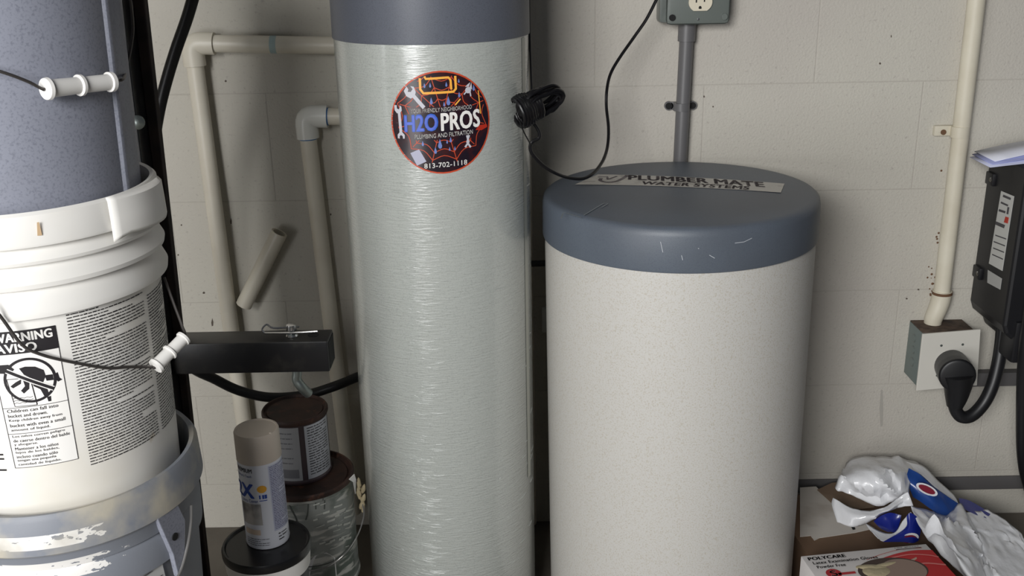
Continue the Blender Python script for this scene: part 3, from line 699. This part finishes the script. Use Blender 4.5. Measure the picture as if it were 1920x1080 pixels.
# range plug with fat cord
t = thing('range_plug', 'large round black power plug in the junction box cover, cord looping up', 'plug', at(1790, 700, 1.80))
a1, a2 = at(1783, 684, 1.829), at(1796, 706, 1.768)
m = MB().tube([a1, a1.lerp(a2, .35), a1.lerp(a2, .6), a2.lerp(a1, .06), a2], [.0315, .0325, .0335, .0335, .027], 32, 4)
m.build('plug_body', M_black, t, 40)
MB().tube([at(1796, 700, 1.782), at(1796, 720, 1.782), at(1793, 745, 1.782), at(1790, 762, 1.782)], [.0300, .0265, .0205, .0150], 24, 4).build('strain_relief', M_black, t)
cpath = [at(1790, 745, 1.782), at(1791, 765, 1.782), at(1802, 781, 1.78), at(1822, 779, 1.78), at(1845, 755, 1.785), at(1861, 722, 1.79), at(1872, 680, 1.80), at(1878, 640, 1.81), at(1881, 600, 1.815)]
MB().tube(cpath, .0122, 18, 7).build('cord', M_black, t)
# charger
t = thing('wall_charger', 'black wall-mounted charging unit with narrow white side labels at right edge', 'charger', (1.05, 1.87, .44))
CXs = .905
prof = [(.912, .790), (CXs, .735), (CXs, .50), (.912, .478), (.934, .458), (.938, .443), (.952, .436), (1.24, .436), (1.24, .790)]
MB().prism([(CXs+.001, .789), (CXs, .75), (CXs, .49), (.911, .474), (.934, .455), (.940, .440), (.96, .434), (1.24, .434), (1.24, .789)], 1.752, 1.8997).build('housing', M_charger, t, 0, .006)
MB().box(.925, 1.05, 1.745, 1.80, .418, .50, .006).build('cable_gland', M_charger, t)
for (x, y) in ((1863, 337), (1838, 513)):
    P_ = at(x, y, 1.868); zc = P_.z
    MB().box(CXs-.006, CXs+.004, 1.862, 1.892, zc-.012, zc+.012, .003).build('screw_tab', M_charger, t)
    MB().lathe([(.0045, 0), (.0035, .002), (.0005, .0025)], n=16, ax=Vector((-1, -.6, 0)).normalized().to_track_quat('Z', 'Y').to_matrix(), org=Vector((CXs-.0055, 1.868, zc))).build('tab_screw', M_chrome, t)
sx = CXs-.0012
def side(pts, name, m, off=0.0, par=t):
    v = [atx(x, y, sx-off) for x, y in pts]; n_ = len(v)
    return MB().add([Vector((sx-off, a.y, a.z)) for a in v]+[Vector((sx-off+.0008, a.y, a.z)) for a in v], [tuple(range(n_)), tuple(range(n_, 2*n_))[::-1]]+[(i, (i+1) % n_, n_+(i+1) % n_, n_+i) for i in range(n_)]).build(name, m, par, 0)
sl = side([(1877, 358), (1901, 368), (1879, 508), (1854, 494)], 'side_label', mat('grey_label', (190, 190, 186), .5), 0)
side([(1852, 506), (1878, 522), (1875, 543), (1851, 530)], 'side_label', mat('grey_label_b', (168, 168, 165), .5), 0)
for pp in [[(1881, 365), (1895, 371), (1894, 375), (1880, 369)], [(1877, 378), (1890, 384), (1889, 387), (1876, 381)], [(1873, 392), (1885, 396), (1884, 400), (1872, 396)], [(1867, 415), (1884, 422), (1882, 428), (1866, 421)], [(1889, 388), (1892, 389), (1890, 402), (1887, 401)],
           [(1866, 440), (1886, 447), (1886, 449), (1866, 442)], [(1863, 452), (1884, 460), (1884, 462), (1863, 454)], [(1862, 464), (1882, 472), (1882, 474), (1862, 466)], [(1860, 476), (1880, 485), (1880, 487), (1860, 478)]]:
    side(pp, 'label_print', M_grey_ink, .0006, t)
side([(1885, 406), (1891, 408), (1889, 419), (1882, 417)], 'label_print', Mk_red, .0006, t)
# papers on the charger
for k, (zz, sh, colr) in enumerate([(.0, 0, (196, 200, 226)), (.003, 6, (150, 156, 200)), (.006, 12, (222, 224, 236))]):
    m = MB(); g = []
    N = 12
    for i in range(N+1):
        u = i/N
        for j in range(2):
            X_ = .850+sh*.0014+u*.32; z_ = .7905+zz+.004*k*u+.024*math.sin(min(u*3.2, 1.57))*(.35+.2*k)+.001-(.006*(1-u)); z_ = max(z_, .7905+zz) if u > .2 else z_
            g.append((X_, 1.775+.085*j+.01*k, z_))
    m.add(g, [(2*i, 2*i+2, 2*i+3, 2*i+1) for i in range(N)])
    o = m.build('paper_sheet', mat('blue_white_paper', colr, .6), None); s_ = o.modifiers.new('s', 'SOLIDIFY'); s_.thickness = .0012
    tag(o, ['lowest bluish paper sheet lying on the black charging unit', 'middle darker blue paper sheet lying on the black charging unit', 'topmost white curled paper sheet lying on the black charging unit'][k], 'paper', 'papers on the charging unit')
t = MB().tube([at(1935, 560, 1.72), at(1924, 640, 1.72), at(1919, 700, 1.73), at(1917, 780, 1.74), at(1918, 850, 1.76), at(1926, 900, 1.78), at(1942, 940, 1.80), at(1975, 960, 1.80)], .0115, 14, 6).build('charging_cable', M_black)
tag(t, 'thick black charging cable hanging at the far right edge', 'cable')

# ---------------------------------------------------------------- cans, tub, spray can
t = thing('wooden_block', 'low wooden block under the cans and the tub', 'block', (-.36, 1.42, 0))
MB().box(-.43, -.31, 1.26, 1.60, 0, .1385, .002).build('block_body', M_card, t)
# gallon
GX, GY = -.357, 1.531
M_run = mat('paint_run_tin', (150, 154, 150), .45, metal=.25, var=[(12, (98, 108, 100), .5, .6), (30, (200, 200, 194), .52, .6, (.6, .6, 3.5)), (50, (72, 76, 72), .66, .7, (1.6, 1.6, .3))], bump=(50, .5, .001))
t = thing('paint_can', 'gallon paint can streaked with grey and white paint, beside the tall tank', 'paint can', (GX, GY, .14))
MB().lathe([(.080, .14), (.0815, .142), (.0815, .146), (.0795, .148), (.0795, .322), (.0815, .324), (.0825, .330)], GX, GY, 96).build('body', M_run, t)
MB().lathe([(.0825, .329), (.0832, .332), (.0830, .336), (.0810, .3385), (.0785, .338), (.0768, .333), (.0735, .330), (.0715, .3325), (.001, .3325)], GX, GY, 96).build('lid', M_rust, t)
sg_ = cyl_surf(GX, GY, .0796, 0, 0); p = Print(sg_, .0004)
def gq(x, y, cx=GX, cy=GY, R=.0800):
    d = ray(x, y); o_ = CAM-Vector((cx, cy, 0)); a = d.x**2+d.y**2; b_ = 2*(o_.x*d.x+o_.y*d.y); c_ = o_.x**2+o_.y**2-R*R
    tt = (-b_-math.sqrt(max(b_*b_-4*a*c_, 0)))/2/a; P_ = o_+d*tt; return (math.atan2(P_.x, -P_.y)*R, P_.z)
p.poly([gq(*v) for v in [(575, 1060), (590, 1042), (612, 1036), (628, 1045), (633, 1095), (575, 1100)]]); p.build('label_patch', M_paper, t)
p = Print(sg_, .0006)
for v in ([(537, 935), (546, 955), (556, 975), (558, 1000), (560, 1020)], [(578, 932), (577, 960), (573, 975)], [(591, 930), (592, 955)], [(609, 925), (608, 955)]): p.line([gq(*a) for a in v], .0022, sm=3)
p.line([gq(*a) for a in [(560, 1062), (590, 1062), (625, 1052), (650, 1030), (668, 1000)]], .0018, sm=3)
p.build('paint_drips', mat('dark_drip', (84, 88, 84), .5), t)
p = Print(sg_, .0008); rn = random.Random(2)
for k in range(26):
    x = rn.uniform(585, 650); y = rn.uniform(945, 1030); l = rn.uniform(6, 18); p.line([gq(x, y), gq(x+l*.5, y-l*.15), gq(x+l, y-l*.35)], rn.uniform(.0012, .004))
p.build('paint_streaks', mat('pale_streak', (196, 198, 190), .5), t)
# ear with dried drip and wire
er = at(676, 925, GY)
lm = MB(); rn = random.Random(4)
for k in range(9):
    c_ = at(676+rn.uniform(-5, 6), 905+k*6, GY-.004); lm.lathe([(.0004, -.009), (.0028, -.006), (.0036+rn.uniform(-.001, .001), 0), (.0024, .007), (.0004, .010)], n=9, ax=Matrix.Rotation(rn.uniform(-.5, .5), 3, 'Y'), org=c_)
lm.build('dried_paint_lump', mat('tan_paint', (178, 164, 132), .7, bump=(150, .6, .002)), t)
MB().tube([at(680, 945, GY-.006), at(682, 965, GY-.01), at(676, 990, GY-.02), at(664, 1015, GY-.05), at(645, 1040, GY-.075), at(615, 1062, GY-.083), at(580, 1070, GY-.083), at(545, 1068, GY-.078), at(515, 1052, GY-.05)], .0012, 8).build('bail_handle', M_wire, t)
tp = MB(); tpv = [at(654, 898, GY-.058), at(664, 888, GY-.045), at(667, 898, GY-.04), at(666, 925, GY-.04), at(662, 903, GY-.05)]
tp.add([v+Vector((.001*k, -.0015*k-.001, 0)) for k in (0, 1) for v in tpv], [tuple(range(5)), tuple(range(5, 10))[::-1]]+[(i, (i+1) % 5, 5+(i+1) % 5, 5+i) for i in range(5)]); tp.build('paper_scrap', M_white, t, 0)
# quart
QX, QY, QR = -.3665, 1.548, .0545
t = thing('paint_can', 'smaller paint can with rusty brown lid and printed label, standing on the gallon can', 'paint can', (QX, QY, .333))
MB().lathe([(.0525, .333), (.0535, .335), (.0535, .338), (.052, .340), (.052, .440), (.0535, .443)], QX, QY, 80).build('body', mat('can_wrap', (74, 62, 66), .45), t)
MB().lathe([(.0535, .441), (.0548, .444), (.0546, .448), (.053, .4505), (.051, .450), (.0495, .446), (.047, .445), (.046, .447), (.001, .447)], QX, QY, 80).build('lid', M_rust, t)
sq = cyl_surf(QX, QY, .0521, 0, 0)
def deg2(a): return math.radians(a)*.0521
p = Print(sq, .0003); p.rect(deg2(-70), .341, deg2(16), .4385, 16); lb1 = p.build('label', mat('grey_label_q', (160, 160, 162), .5), t)
p = Print(sq, .0003); p.rect(deg2(26), .341, deg2(88), .4385, 12); lb2 = p.build('label', mat('white_label_q', (196, 198, 204), .5), t)
rn = random.Random(8); p = Print(sq, .0006)
for k in range(19): dashes(p, deg2(31), deg2(84), .434-.0047*k, .0026, rn)
p.build('label_print', M_grey_ink, lb2)
p = Print(sq, .0006)
for k in range(7): dashes(p, deg2(-60), deg2(10), .428-.009*k, .0024, rn)
p.rect(deg2(-20), .346, deg2(10), .362, 6); p.build('label_print', mat('mid_ink', (112, 112, 116), .6), lb1)
# tub
UX, UY = -.374, 1.320
t = thing('plastic_tub', 'white plastic tub with black lid under the spray can', 'tub', (UX, UY, .14))
MB().lathe([(.050, .1395), (.053, .143), (.0585, .312)], UX, UY, 80).build('body', mat('dark_tub', (40, 40, 46), .4), t)
MB().lathe([(.0585, .300), (.0615, .301), (.0638, .3275)], UX, UY, 80, False, False).build('rim_band', M_white, t)
MB().lathe([(.0620, .3255), (.0650, .327), (.0655, .330), (.0655, .337), (.0640, .3405), (.0610, .3405), (.0590, .3375), (.030, .3375), (.001, .3375)], UX, UY, 80).build('lid', mat('glossy_black_lid', (24, 24, 26), .28), t)
# spray can
PX, PYc = -.3745, 1.334
t = thing('spray_can', 'beige-capped white spray paint can standing on the black tub lid', 'spray can', (PX, PYc, .3376))
MB().lathe([(.0290, .3376), (.0318, .3385), (.0325, .3415), (.0318, .3440), (.0318, .4800), (.0305, .484)], PX, PYc, 72).build('body', mat('spray_can_white', (226, 228, 236), .3, coat=.3), t)
MB().lathe([(.0318, .4775), (.0324, .478), (.0322, .5200), (.0310, .5225), (.0290, .5225), (.0283, .5210), (.001, .5210)], PX, PYc, 72).build('cap', mat('beige_cap', (206, 194, 180), .5, bump=(400, .3, .0004)), t)['label'] = 'beige plastic cap'
MB().box(PX+.0225, PX+.0265, PYc-.0185, PYc-.0155, .5185, .5240, .0008).build('cap_tab', mat('beige_cap_b', (210, 198, 184), .5), t)
ss_ = cyl_surf(PX, PYc, .0319, 0, 0); dq = lambda a: math.radians(a)*.0319
p = Print(ss_, .0003); p.rect(dq(34), .366, dq(100), .474, 12); bk = p.build('back_panel', mat('lilac_panel', (196, 200, 220), .4), t)
p = Print(ss_, .0006); rn = random.Random(6)
for k in range(38): dashes(p, dq(37), dq(98), .4715-.00275*k, .0015, rn)
p.build('label_print', mat('indigo_ink', (92, 92, 128), .5), bk)
p = Print(ss_, .0004); p.text('PREMIUM', dq(-62), .4660, dq(54), .0065, .03); p.build('lettering', M_ink, t)
p = Print(ss_, .0005); p.text('2X', dq(-72), .4250, dq(62), .0225, .06); p.text("Painter's Touch", dq(-58), .4585, dq(48), .0042, .01); p.text('Ultra Cover', dq(-50), .4175, dq(50), .0050, .01)
p.rect(dq(4), .4235, dq(8), .4300, 2); p.rect(dq(12), .4235, dq(17), .4300, 2); p.rect(dq(18), .4235, dq(24), .4300, 2); p.rect(dq(4), .4200, dq(24), .4212, 4)
p.build('lettering', mat('royal_ink', (34, 74, 168), .4), t)
p = Print(ss_, .0006); p.disc(dq(13), .4395, .0068, .0060); p.build('gold_seal', mat('gold_seal', (236, 172, 52), .35), t)
p = Print(ss_, .0005)
pts = []
p.rect(dq(-55), .3800, dq(6), .4150, 12)
o = p.build('silver_image', mat('silver_print', (190, 188, 188), .3, metal=.5, var=(28, (104, 102, 108), .45, .65)), t)
p = Print(ss_, .0006); p.rect(dq(-50), .3630, dq(-2), .3720, 8); p.build('tan_band', mat('tan_band', (222, 202, 182), .5), t)
p = Print(ss_, .0007); rn = random.Random(12)
for k in range(4): dashes(p, dq(-48), dq(26), .3560-.0034*k, .0014, rn)
for k in range(3): dashes(p, dq(44), dq(80), .3600-.0050*k, .0026, rn)
p.build('label_print', M_grey_ink, t)

# ---------------------------------------------------------------- lower right: cardboard, glove box, bag
t = thing('cardboard_box', 'low brown cardboard box with torn white paper on top, by the wall', 'box', (.70, 1.66, 0))
R7 = Matrix.Rotation(math.radians(6), 4, 'Z'); ctr = Matrix.Translation((.70, 1.64, 0))
MB().box(-.165, .20, -.25, .20, 0, .0985, .0015, ctr@R7).build('carton', M_card, t)
def flatpoly(pts, z, th, name, m, par):
    v = [atz(x, y, z) for x, y in pts]; n_ = len(v)
    return MB().add([Vector((a.x, a.y, z-th)) for a in v]+[Vector((a.x, a.y, z)) for a in v], [tuple(range(n_))[::-1], tuple(range(n_, 2*n_))]+[(i, (i+1) % n_, n_+(i+1) % n_, n_+i) for i in range(n_)]).build(name, m, par, 0)
flatpoly([(1500, 914), (1530, 912), (1548, 930), (1560, 945), (1575, 968), (1612, 975), (1640, 990), (1605, 998), (1537, 1008), (1527, 1013), (1520, 1004), (1500, 1006)], .1000, .0012, 'torn_paper', M_tornpaper, t)
flatpoly([(1532, 918), (1560, 905), (1600, 902), (1620, 930), (1640, 950), (1600, 955), (1563, 946)], .1010, .0012, 'torn_paper', mat('kraft_flap', (150, 132, 114), .85, var=(9, (122, 102, 84), .4, .6)), t)
flatpoly([(1596, 987), (1601, 986), (1604, 992), (1599, 993)], .1018, .0006, 'torn_paper', M_dark, t)
# glove box
g0 = Vector((.489, 1.507, .17)); gu = Vector((.226, .030, 0)).normalized(); gv = Vector((gu.y, -gu.x, 0))
t = thing('glove_box', 'white and red disposable glove box in front of the cardboard', 'box', (g0.x, g0.y, .0995))
t.location.z = 0
Mg = Matrix((( gu.x, -gv.x, 0, g0.x), (gu.y, -gv.y, 0, g0.y), (0, 0, 1, 0), (0, 0, 0, 1)))
t.location.z = 0
MB().box(0, .229, -.118, 0, .0995, .1700, .0012, Mg).build('carton', mat('glove_box_white', (206, 202, 200), .6), t)
gs = plane_surf(g0, gu, -gv, (0, 0, 1))
# red field
p = Print(gs, .0008)
top = [(.229, -.020), (.200, -.016), (.170, -.019), (.140, -.027), (.115, -.037)]; bot = [(.229, -.118), (.200, -.118), (.170, -.118), (.140, -.118), (.06, -.118)]
T_ = [(q_.x, q_.y) for q_ in catmull([(a, b_, 0) for a, b_ in top], 5)]; B_ = [(q_.x, q_.y) for q_ in catmull([(a, b_, 0) for a, b_ in bot], 5)]
p.put([v for ab in zip(T_, B_) for v in ab], [(2*i, 2*i+1, 2*i+3, 2*i+2) for i in range(len(T_)-1)])
rp = p.build('red_print', mat('red_print', (178, 40, 44), .5), t)
p = Print(gs, .0013); p.line([(.150, -.031), (.185, -.027), (.215, -.034), (.229, -.042)], .003, sm=4); p.line([(.165, -.065), (.195, -.055), (.229, -.065)], .004, sm=4); p.build('pink_stripe', mat('pink_print', (204, 116, 112), .5), t)
p = Print(gs, .0013); p.line([(.105, -.030), (.140, -.018), (.180, -.010), (.215, -.012)], .001, sm=4); p.build('swoosh', Mk_red, t)
p = Print(gs, .0013); p.poly([(.172, -.044), (.192, -.036), (.190, -.041), (.180, -.047), (.150, -.052)]); p.build('print_patch', mat('tan_print', (178, 150, 134), .6), t)
op = [(.108, -.060)]
p = Print(gs, .0016); p.disc(.134, -.066, .060, .036); p.build('opening', mat('opening_dark', (70, 56, 50), .8), t)
p = Print(gs, .0020); p.disc(.152, -.068, .038, .031); p.build('opening_flap', mat('flap_card', (142, 122, 110), .8), t)
gl = MB()
for (a, b_, r1, r2, rot) in [(.104, -.052, .028, .009, .2), (.108, -.068, .026, .014, -.3), (.122, -.050, .034, .006, -.2), (.098, -.064, .018, .016, 0)]:
    P0_ = gs(a, b_, .000); ax_ = (gu*math.cos(rot)+gv*math.sin(rot)); side_ = ax_.cross(Vector((0, 0, 1)))
    M3 = Matrix((ax_*r1, side_*r2, Vector((0, 0, 1))*.004)).transposed()
    gl.lathe([(math.cos(x_), math.sin(x_)) for x_ in [-.2, .2, .6, 1.0, 1.3, 1.5]], n=20, ax=M3, org=P0_)
gl.build('latex_glove', mat('latex', (170, 158, 128), .5, bump=(120, .5, .002)), t)
p = Print(gs, .0016); p.text('POLYCARE', .008, -.0165, .066, .0085, .05); p.text('Latex Examination Gloves', .011, -.0290, .115, .0078, .03); p.text('Powder Free', .013, -.0410, .050, .0075, .03)
p.text('100 gloves', .168, -.0075, .044, .003, .01); p.rect(.168, -.0115, .214, -.0098)
p.build('lettering', M_ink, t)
p = Print(gs, .0016); p.disc(.033, -.058, .013, .0125); p.rect(.040, -.064, .07, -.058); p.build('size_badge', mat('badge_red', (170, 34, 44), .5), t)
p = Print(gs, .0020); p.text('S', .0275, -.066, .011, .0155, .04); p.build('lettering', M_white, t)

# plastic bag
def bat(x, y, Y):
    p_ = at(x, y, Y)
    return p_ if p_.z > .112 else atz(x, y, .112)
def patch(rows, name_mb, amp=.006, n=7, seed=0, back=.0):
    """rows of (px,py,Y): Catmull grid, crumpled by folds"""
    R = [[bat(x, y, Y) for x, y, Y in r] for r in rows]
    R = [catmull(r, n) for r in R]; W = len(R[0])
    cols = [catmull([R[j][i] for j in range(len(R))], n) for i in range(W)]
    Hh = len(cols[0]); vs = []
    for i in range(W):
        for j in range(Hh):
            p_ = cols[i][j]; s_ = Vector((seed*1.3, seed*.7, 0))
            f_ = Vector((p_.x*26+p_.z*15, p_.y*8, p_.z*9-p_.x*4)); a = 1-abs(noise.noise(f_+s_))*3.2; b_ = 1-abs(noise.noise(f_*2.3+s_*2))*2.6; c_ = noise.noise(p_*12+s_)
            edge = min(i, W-1-i, j, Hh-1-j)/3; e_ = .35+.65*min(1, edge)
            vs.append(p_+Vector((.25*(a-.4), -1, .45*(b_-.4)))*(amp*e_*(a*.9+b_*.28+c_-.6)))
    name_mb.add(vs, [(i*Hh+j, (i+1)*Hh+j, (i+1)*Hh+j+1, i*Hh+j+1) for i in range(W-1) for j in range(Hh-1)])
M_bag = mat('crumpled_white_plastic', (232, 233, 236), .3, coat=.6, bump=(38, .5, .004, (1.6, 1, .7)))
bb = M_bag.node_tree.nodes['Principled BSDF']; bb.inputs['Subsurface Weight'].default_value = 0
M_bagblue = mat('blue_printed_plastic', (34, 70, 140), .3, coat=.3); M_bagdeep = mat('deep_blue_plastic', (22, 36, 128), .3, coat=.3); M_bagred = mat('dark_red_print', (128, 34, 52), .35)
t = thing('plastic_bag', 'crumpled white plastic bag with blue and red print, lying on the cardboard', 'bag', at(1750, 1000, 1.7))
m = MB()
patch([[(1578, 902, 1.82), (1590, 864, 1.84), (1640, 856, 1.84), (1700, 862, 1.84), (1738, 880, 1.83)],
       [(1566, 912, 1.77), (1592, 890, 1.76), (1640, 882, 1.75), (1690, 888, 1.75), (1712, 900, 1.76)],
       [(1572, 922, 1.75), (1602, 920, 1.73), (1645, 918, 1.71), (1690, 912, 1.72), (1705, 922, 1.73)],
       [(1590, 928, 1.75), (1612, 936, 1.74), (1648, 950, 1.72), (1688, 938, 1.72), (1710, 950, 1.72)]], m, .013, 8, 1)
patch([[(1562, 934, 1.74), (1600, 954, 1.71), (1645, 956, 1.70), (1680, 938, 1.70), (1702, 922, 1.70)],
       [(1560, 948, 1.73), (1600, 968, 1.69), (1640, 966, 1.68), (1680, 950, 1.68), (1708, 936, 1.69)],
       [(1570, 980, 1.73), (1600, 988, 1.70), (1625, 980, 1.69), (1668, 958, 1.69), (1712, 948, 1.69)]], m, .008, 6, 2)
# loop edge
patch([[(1622, 980, 1.71), (1650, 996, 1.68), (1676, 1000, 1.67), (1692, 978, 1.67), (1708, 960, 1.68)],
       [(1630, 992, 1.70), (1648, 1008, 1.67), (1680, 1006, 1.65), (1698, 990, 1.655), (1712, 968, 1.67)],
       [(1640, 1002, 1.70), (1655, 1014, 1.67), (1688, 1008, 1.65), (1704, 995, 1.65), (1716, 978, 1.67)]], m, .003, 5, 3)
# white margin above the blue print and the neck
patch([[(1700, 864, 1.83), (1732, 874, 1.82), (1758, 900, 1.80), (1790, 930, 1.78), (1802, 958, 1.76)],
       [(1700, 878, 1.80), (1725, 888, 1.79), (1752, 912, 1.77), (1785, 938, 1.76), (1796, 962, 1.74)]], m, .003, 6, 4)
# big body falling forward
patch([[(1708, 948, 1.70), (1740, 955, 1.71), (1775, 965, 1.72), (1800, 945, 1.74), (1812, 960, 1.74)],
       [(1716, 972, 1.66), (1745, 985, 1.64), (1782, 990, 1.64), (1812, 975, 1.67), (1832, 998, 1.70)],
       [(1738, 1010, 1.60), (1768, 1020, 1.56), (1800, 1022, 1.56), (1825, 1020, 1.60), (1842, 1040, 1.64)],
       [(1770, 1048, 1.54), (1795, 1055, 1.50), (1820, 1058, 1.50), (1838, 1062, 1.54), (1850, 1085, 1.58)],
       [(1830, 1100, 1.47), (1838, 1105, 1.45), (1848, 1110, 1.45), (1856, 1115, 1.48), (1866, 1130, 1.52)]], m, .018, 9, 5)
patch([[(1808, 962, 1.78), (1835, 958, 1.80), (1862, 962, 1.82), (1885, 975, 1.84), (1915, 1000, 1.84)],
       [(1818, 985, 1.74), (1848, 985, 1.74), (1878, 990, 1.76), (1905, 1010, 1.78), (1930, 1030, 1.80)],
       [(1832, 1030, 1.67), (1862, 1030, 1.66), (1890, 1035, 1.68), (1918, 1050, 1.72), (1950, 1070, 1.75)],
       [(1846, 1090, 1.58), (1876, 1090, 1.57), (1905, 1095, 1.60), (1935, 1105, 1.64), (1970, 1110, 1.68)]], m, .018, 9, 6)
m.flat = 1
o = m.build('bag_film', M_bag, t, 28); s_ = o.modifiers.new('s', 'SOLIDIFY'); s_.thickness = .0012; s_.offset = 1
m = MB(); patch([[(1704, 878, 1.775), (1725, 890, 1.765), (1750, 912, 1.755), (1775, 930, 1.75), (1797, 944, 1.75)],
       [(1700, 900, 1.755), (1722, 915, 1.74), (1745, 932, 1.73), (1770, 948, 1.73), (1795, 958, 1.735)],
       [(1712, 932, 1.745), (1728, 942, 1.735), (1745, 955, 1.725), (1765, 968, 1.725), (1788, 972, 1.73)]], m, .003, 7, 7); m.flat = 1
bp_ = m.build('blue_print', M_bagblue, t, 28)
m = MB(); patch([[(1798, 934, 1.79), (1815, 938, 1.79), (1835, 948, 1.79), (1858, 962, 1.79)], [(1800, 950, 1.775), (1815, 958, 1.775), (1832, 966, 1.775), (1850, 972, 1.775)]], m, .003, 6, 8)
m.flat = 1; m.build('blue_print', M_bagdeep, t, 28)
m = MB(); patch([[(1700, 968, 1.66), (1706, 962, 1.66), (1715, 966, 1.66), (1726, 976, 1.66)], [(1697, 990, 1.65), (1705, 990, 1.645), (1716, 992, 1.645), (1726, 996, 1.65)], [(1655, 1016, 1.655), (1690, 1016, 1.64), (1712, 1018, 1.64), (1722, 1014, 1.645)]], m, .002, 6, 9)
m.flat = 1; m.build('blue_print', M_bagdeep, t, 28)
m = MB(); patch([[(1638, 978, 1.695), (1655, 966, 1.70), (1672, 962, 1.70), (1690, 966, 1.69)], [(1650, 990, 1.69), (1660, 990, 1.69), (1672, 994, 1.69), (1686, 985, 1.685)], [(1665, 998, 1.685), (1670, 998, 1.685), (1676, 999, 1.685), (1682, 996, 1.68)]], m, .003, 5, 10); m.flat = 1
m.build('blue_print', M_bagdeep, t, 28)
def decal(cx, cy, rx, ry, rot, Y, z, name, m):
    v = []
    for i in range(20):
        a = 2*pi*i/20; x = rx*math.cos(a); y = ry*math.sin(a); v.append(at(cx+x*math.cos(rot)-y*math.sin(rot), cy+x*math.sin(rot)+y*math.cos(rot), Y+z))
    mm = MB().add(v+[a_+Vector((0, .0008, 0)) for a_ in v], [tuple(range(20)), tuple(range(20, 40))[::-1]]+[(i, (i+1) % 20, 20+(i+1) % 20, 20+i) for i in range(20)]); return mm.build(name, m, t, 0)
decal(1738, 918, 22, 9, .45, 1.732, 0, 'printed_emblem', M_bag); decal(1738, 918, 17, 6, .45, 1.730, 0, 'printed_emblem', M_bagred)
decal(1707, 1009, 16, 9, -.2, 1.637, 0, 'printed_emblem', M_bag); decal(1705, 1011, 13, 7, -.2, 1.635, 0, 'printed_emblem', M_bagred)

# ---------------------------------------------------------------- marks and wear
def wallmark(pts, m, name='scuff_mark'):
    v = [at(x, y, D-.0008) for x, y in pts]; n_ = len(v)
    return MB().add(v+[a_+Vector((0, .0006, 0)) for a_ in v], [tuple(range(n_)), tuple(range(n_, 2*n_))[::-1]]+[(i, (i+1) % n_, n_+(i+1) % n_, n_+i) for i in range(n_)]).build(name, m, wall, 0)
M_sc = mat('scuff_grey', (168, 164, 156), .8); M_sd = mat('scuff_dark', (88, 78, 70), .8)
wallmark([(1652, 730), (1655, 732), (1656, 770), (1655, 798), (1651, 800), (1649, 765)], M_sc)
for x, y, w_, h_ in [(423, 152, 4, 4), (433, 415, 3, 11), (444, 567, 7, 9), (382, 549, 5, 4), (340, 422, 3, 3), (398, 605, 4, 14), (1650, 119, 4, 4), (1671, 68, 2, 5), (1320, 181, 3, 4), (1337, 200, 3, 3), (620, 402, 3, 4), (334, 478, 3, 3), (1700, 560, 4, 3), (1722, 543, 4, 3)]:
    wallmark([(x-w_*.5, y), (x, y-h_*.6), (x+w_*.5, y-h_*.1), (x+w_*.4, y+h_*.4), (x-w_*.2, y+h_*.5)], M_sd)
lipS = cyl_surf(KX, KY, .1425, 0, 0)
p = Print(lipS, .0011)
def lq(x, y, R=.1432):
    P_ = onb(x, y, R); return (math.atan2(P_.x-KX, -(P_.y-KY))*.1425, P_.z)
p.poly([lq(69, 417), (lq(73, 416)), lq(79, 441), lq(70, 442)]); p.build('tan_stain', mat('tan_stain', (196, 168, 132), .5), wt)
p = Print(wsurf, .0006)
def wq(x, y, R=.1305):
    P_ = onb(x, y, R); return (math.atan2(P_.x-KX, -(P_.y-KY))*.13, P_.z)
p.poly([wq(175, 550), wq(192, 546), wq(210, 540), wq(232, 535), wq(212, 545), wq(195, 552)]); p.build('label_tear', mat('tear_brown', (84, 66, 50), .7), wt)
for o in bpy.data.objects:
    if o.type == 'MESH' and o.name.split('.')[0] in ('sticker_print', 'label_print', 'fine_print', 'paint_streaks', 'paint_drips', 'scratches'): o['kind'] = 'stuff'
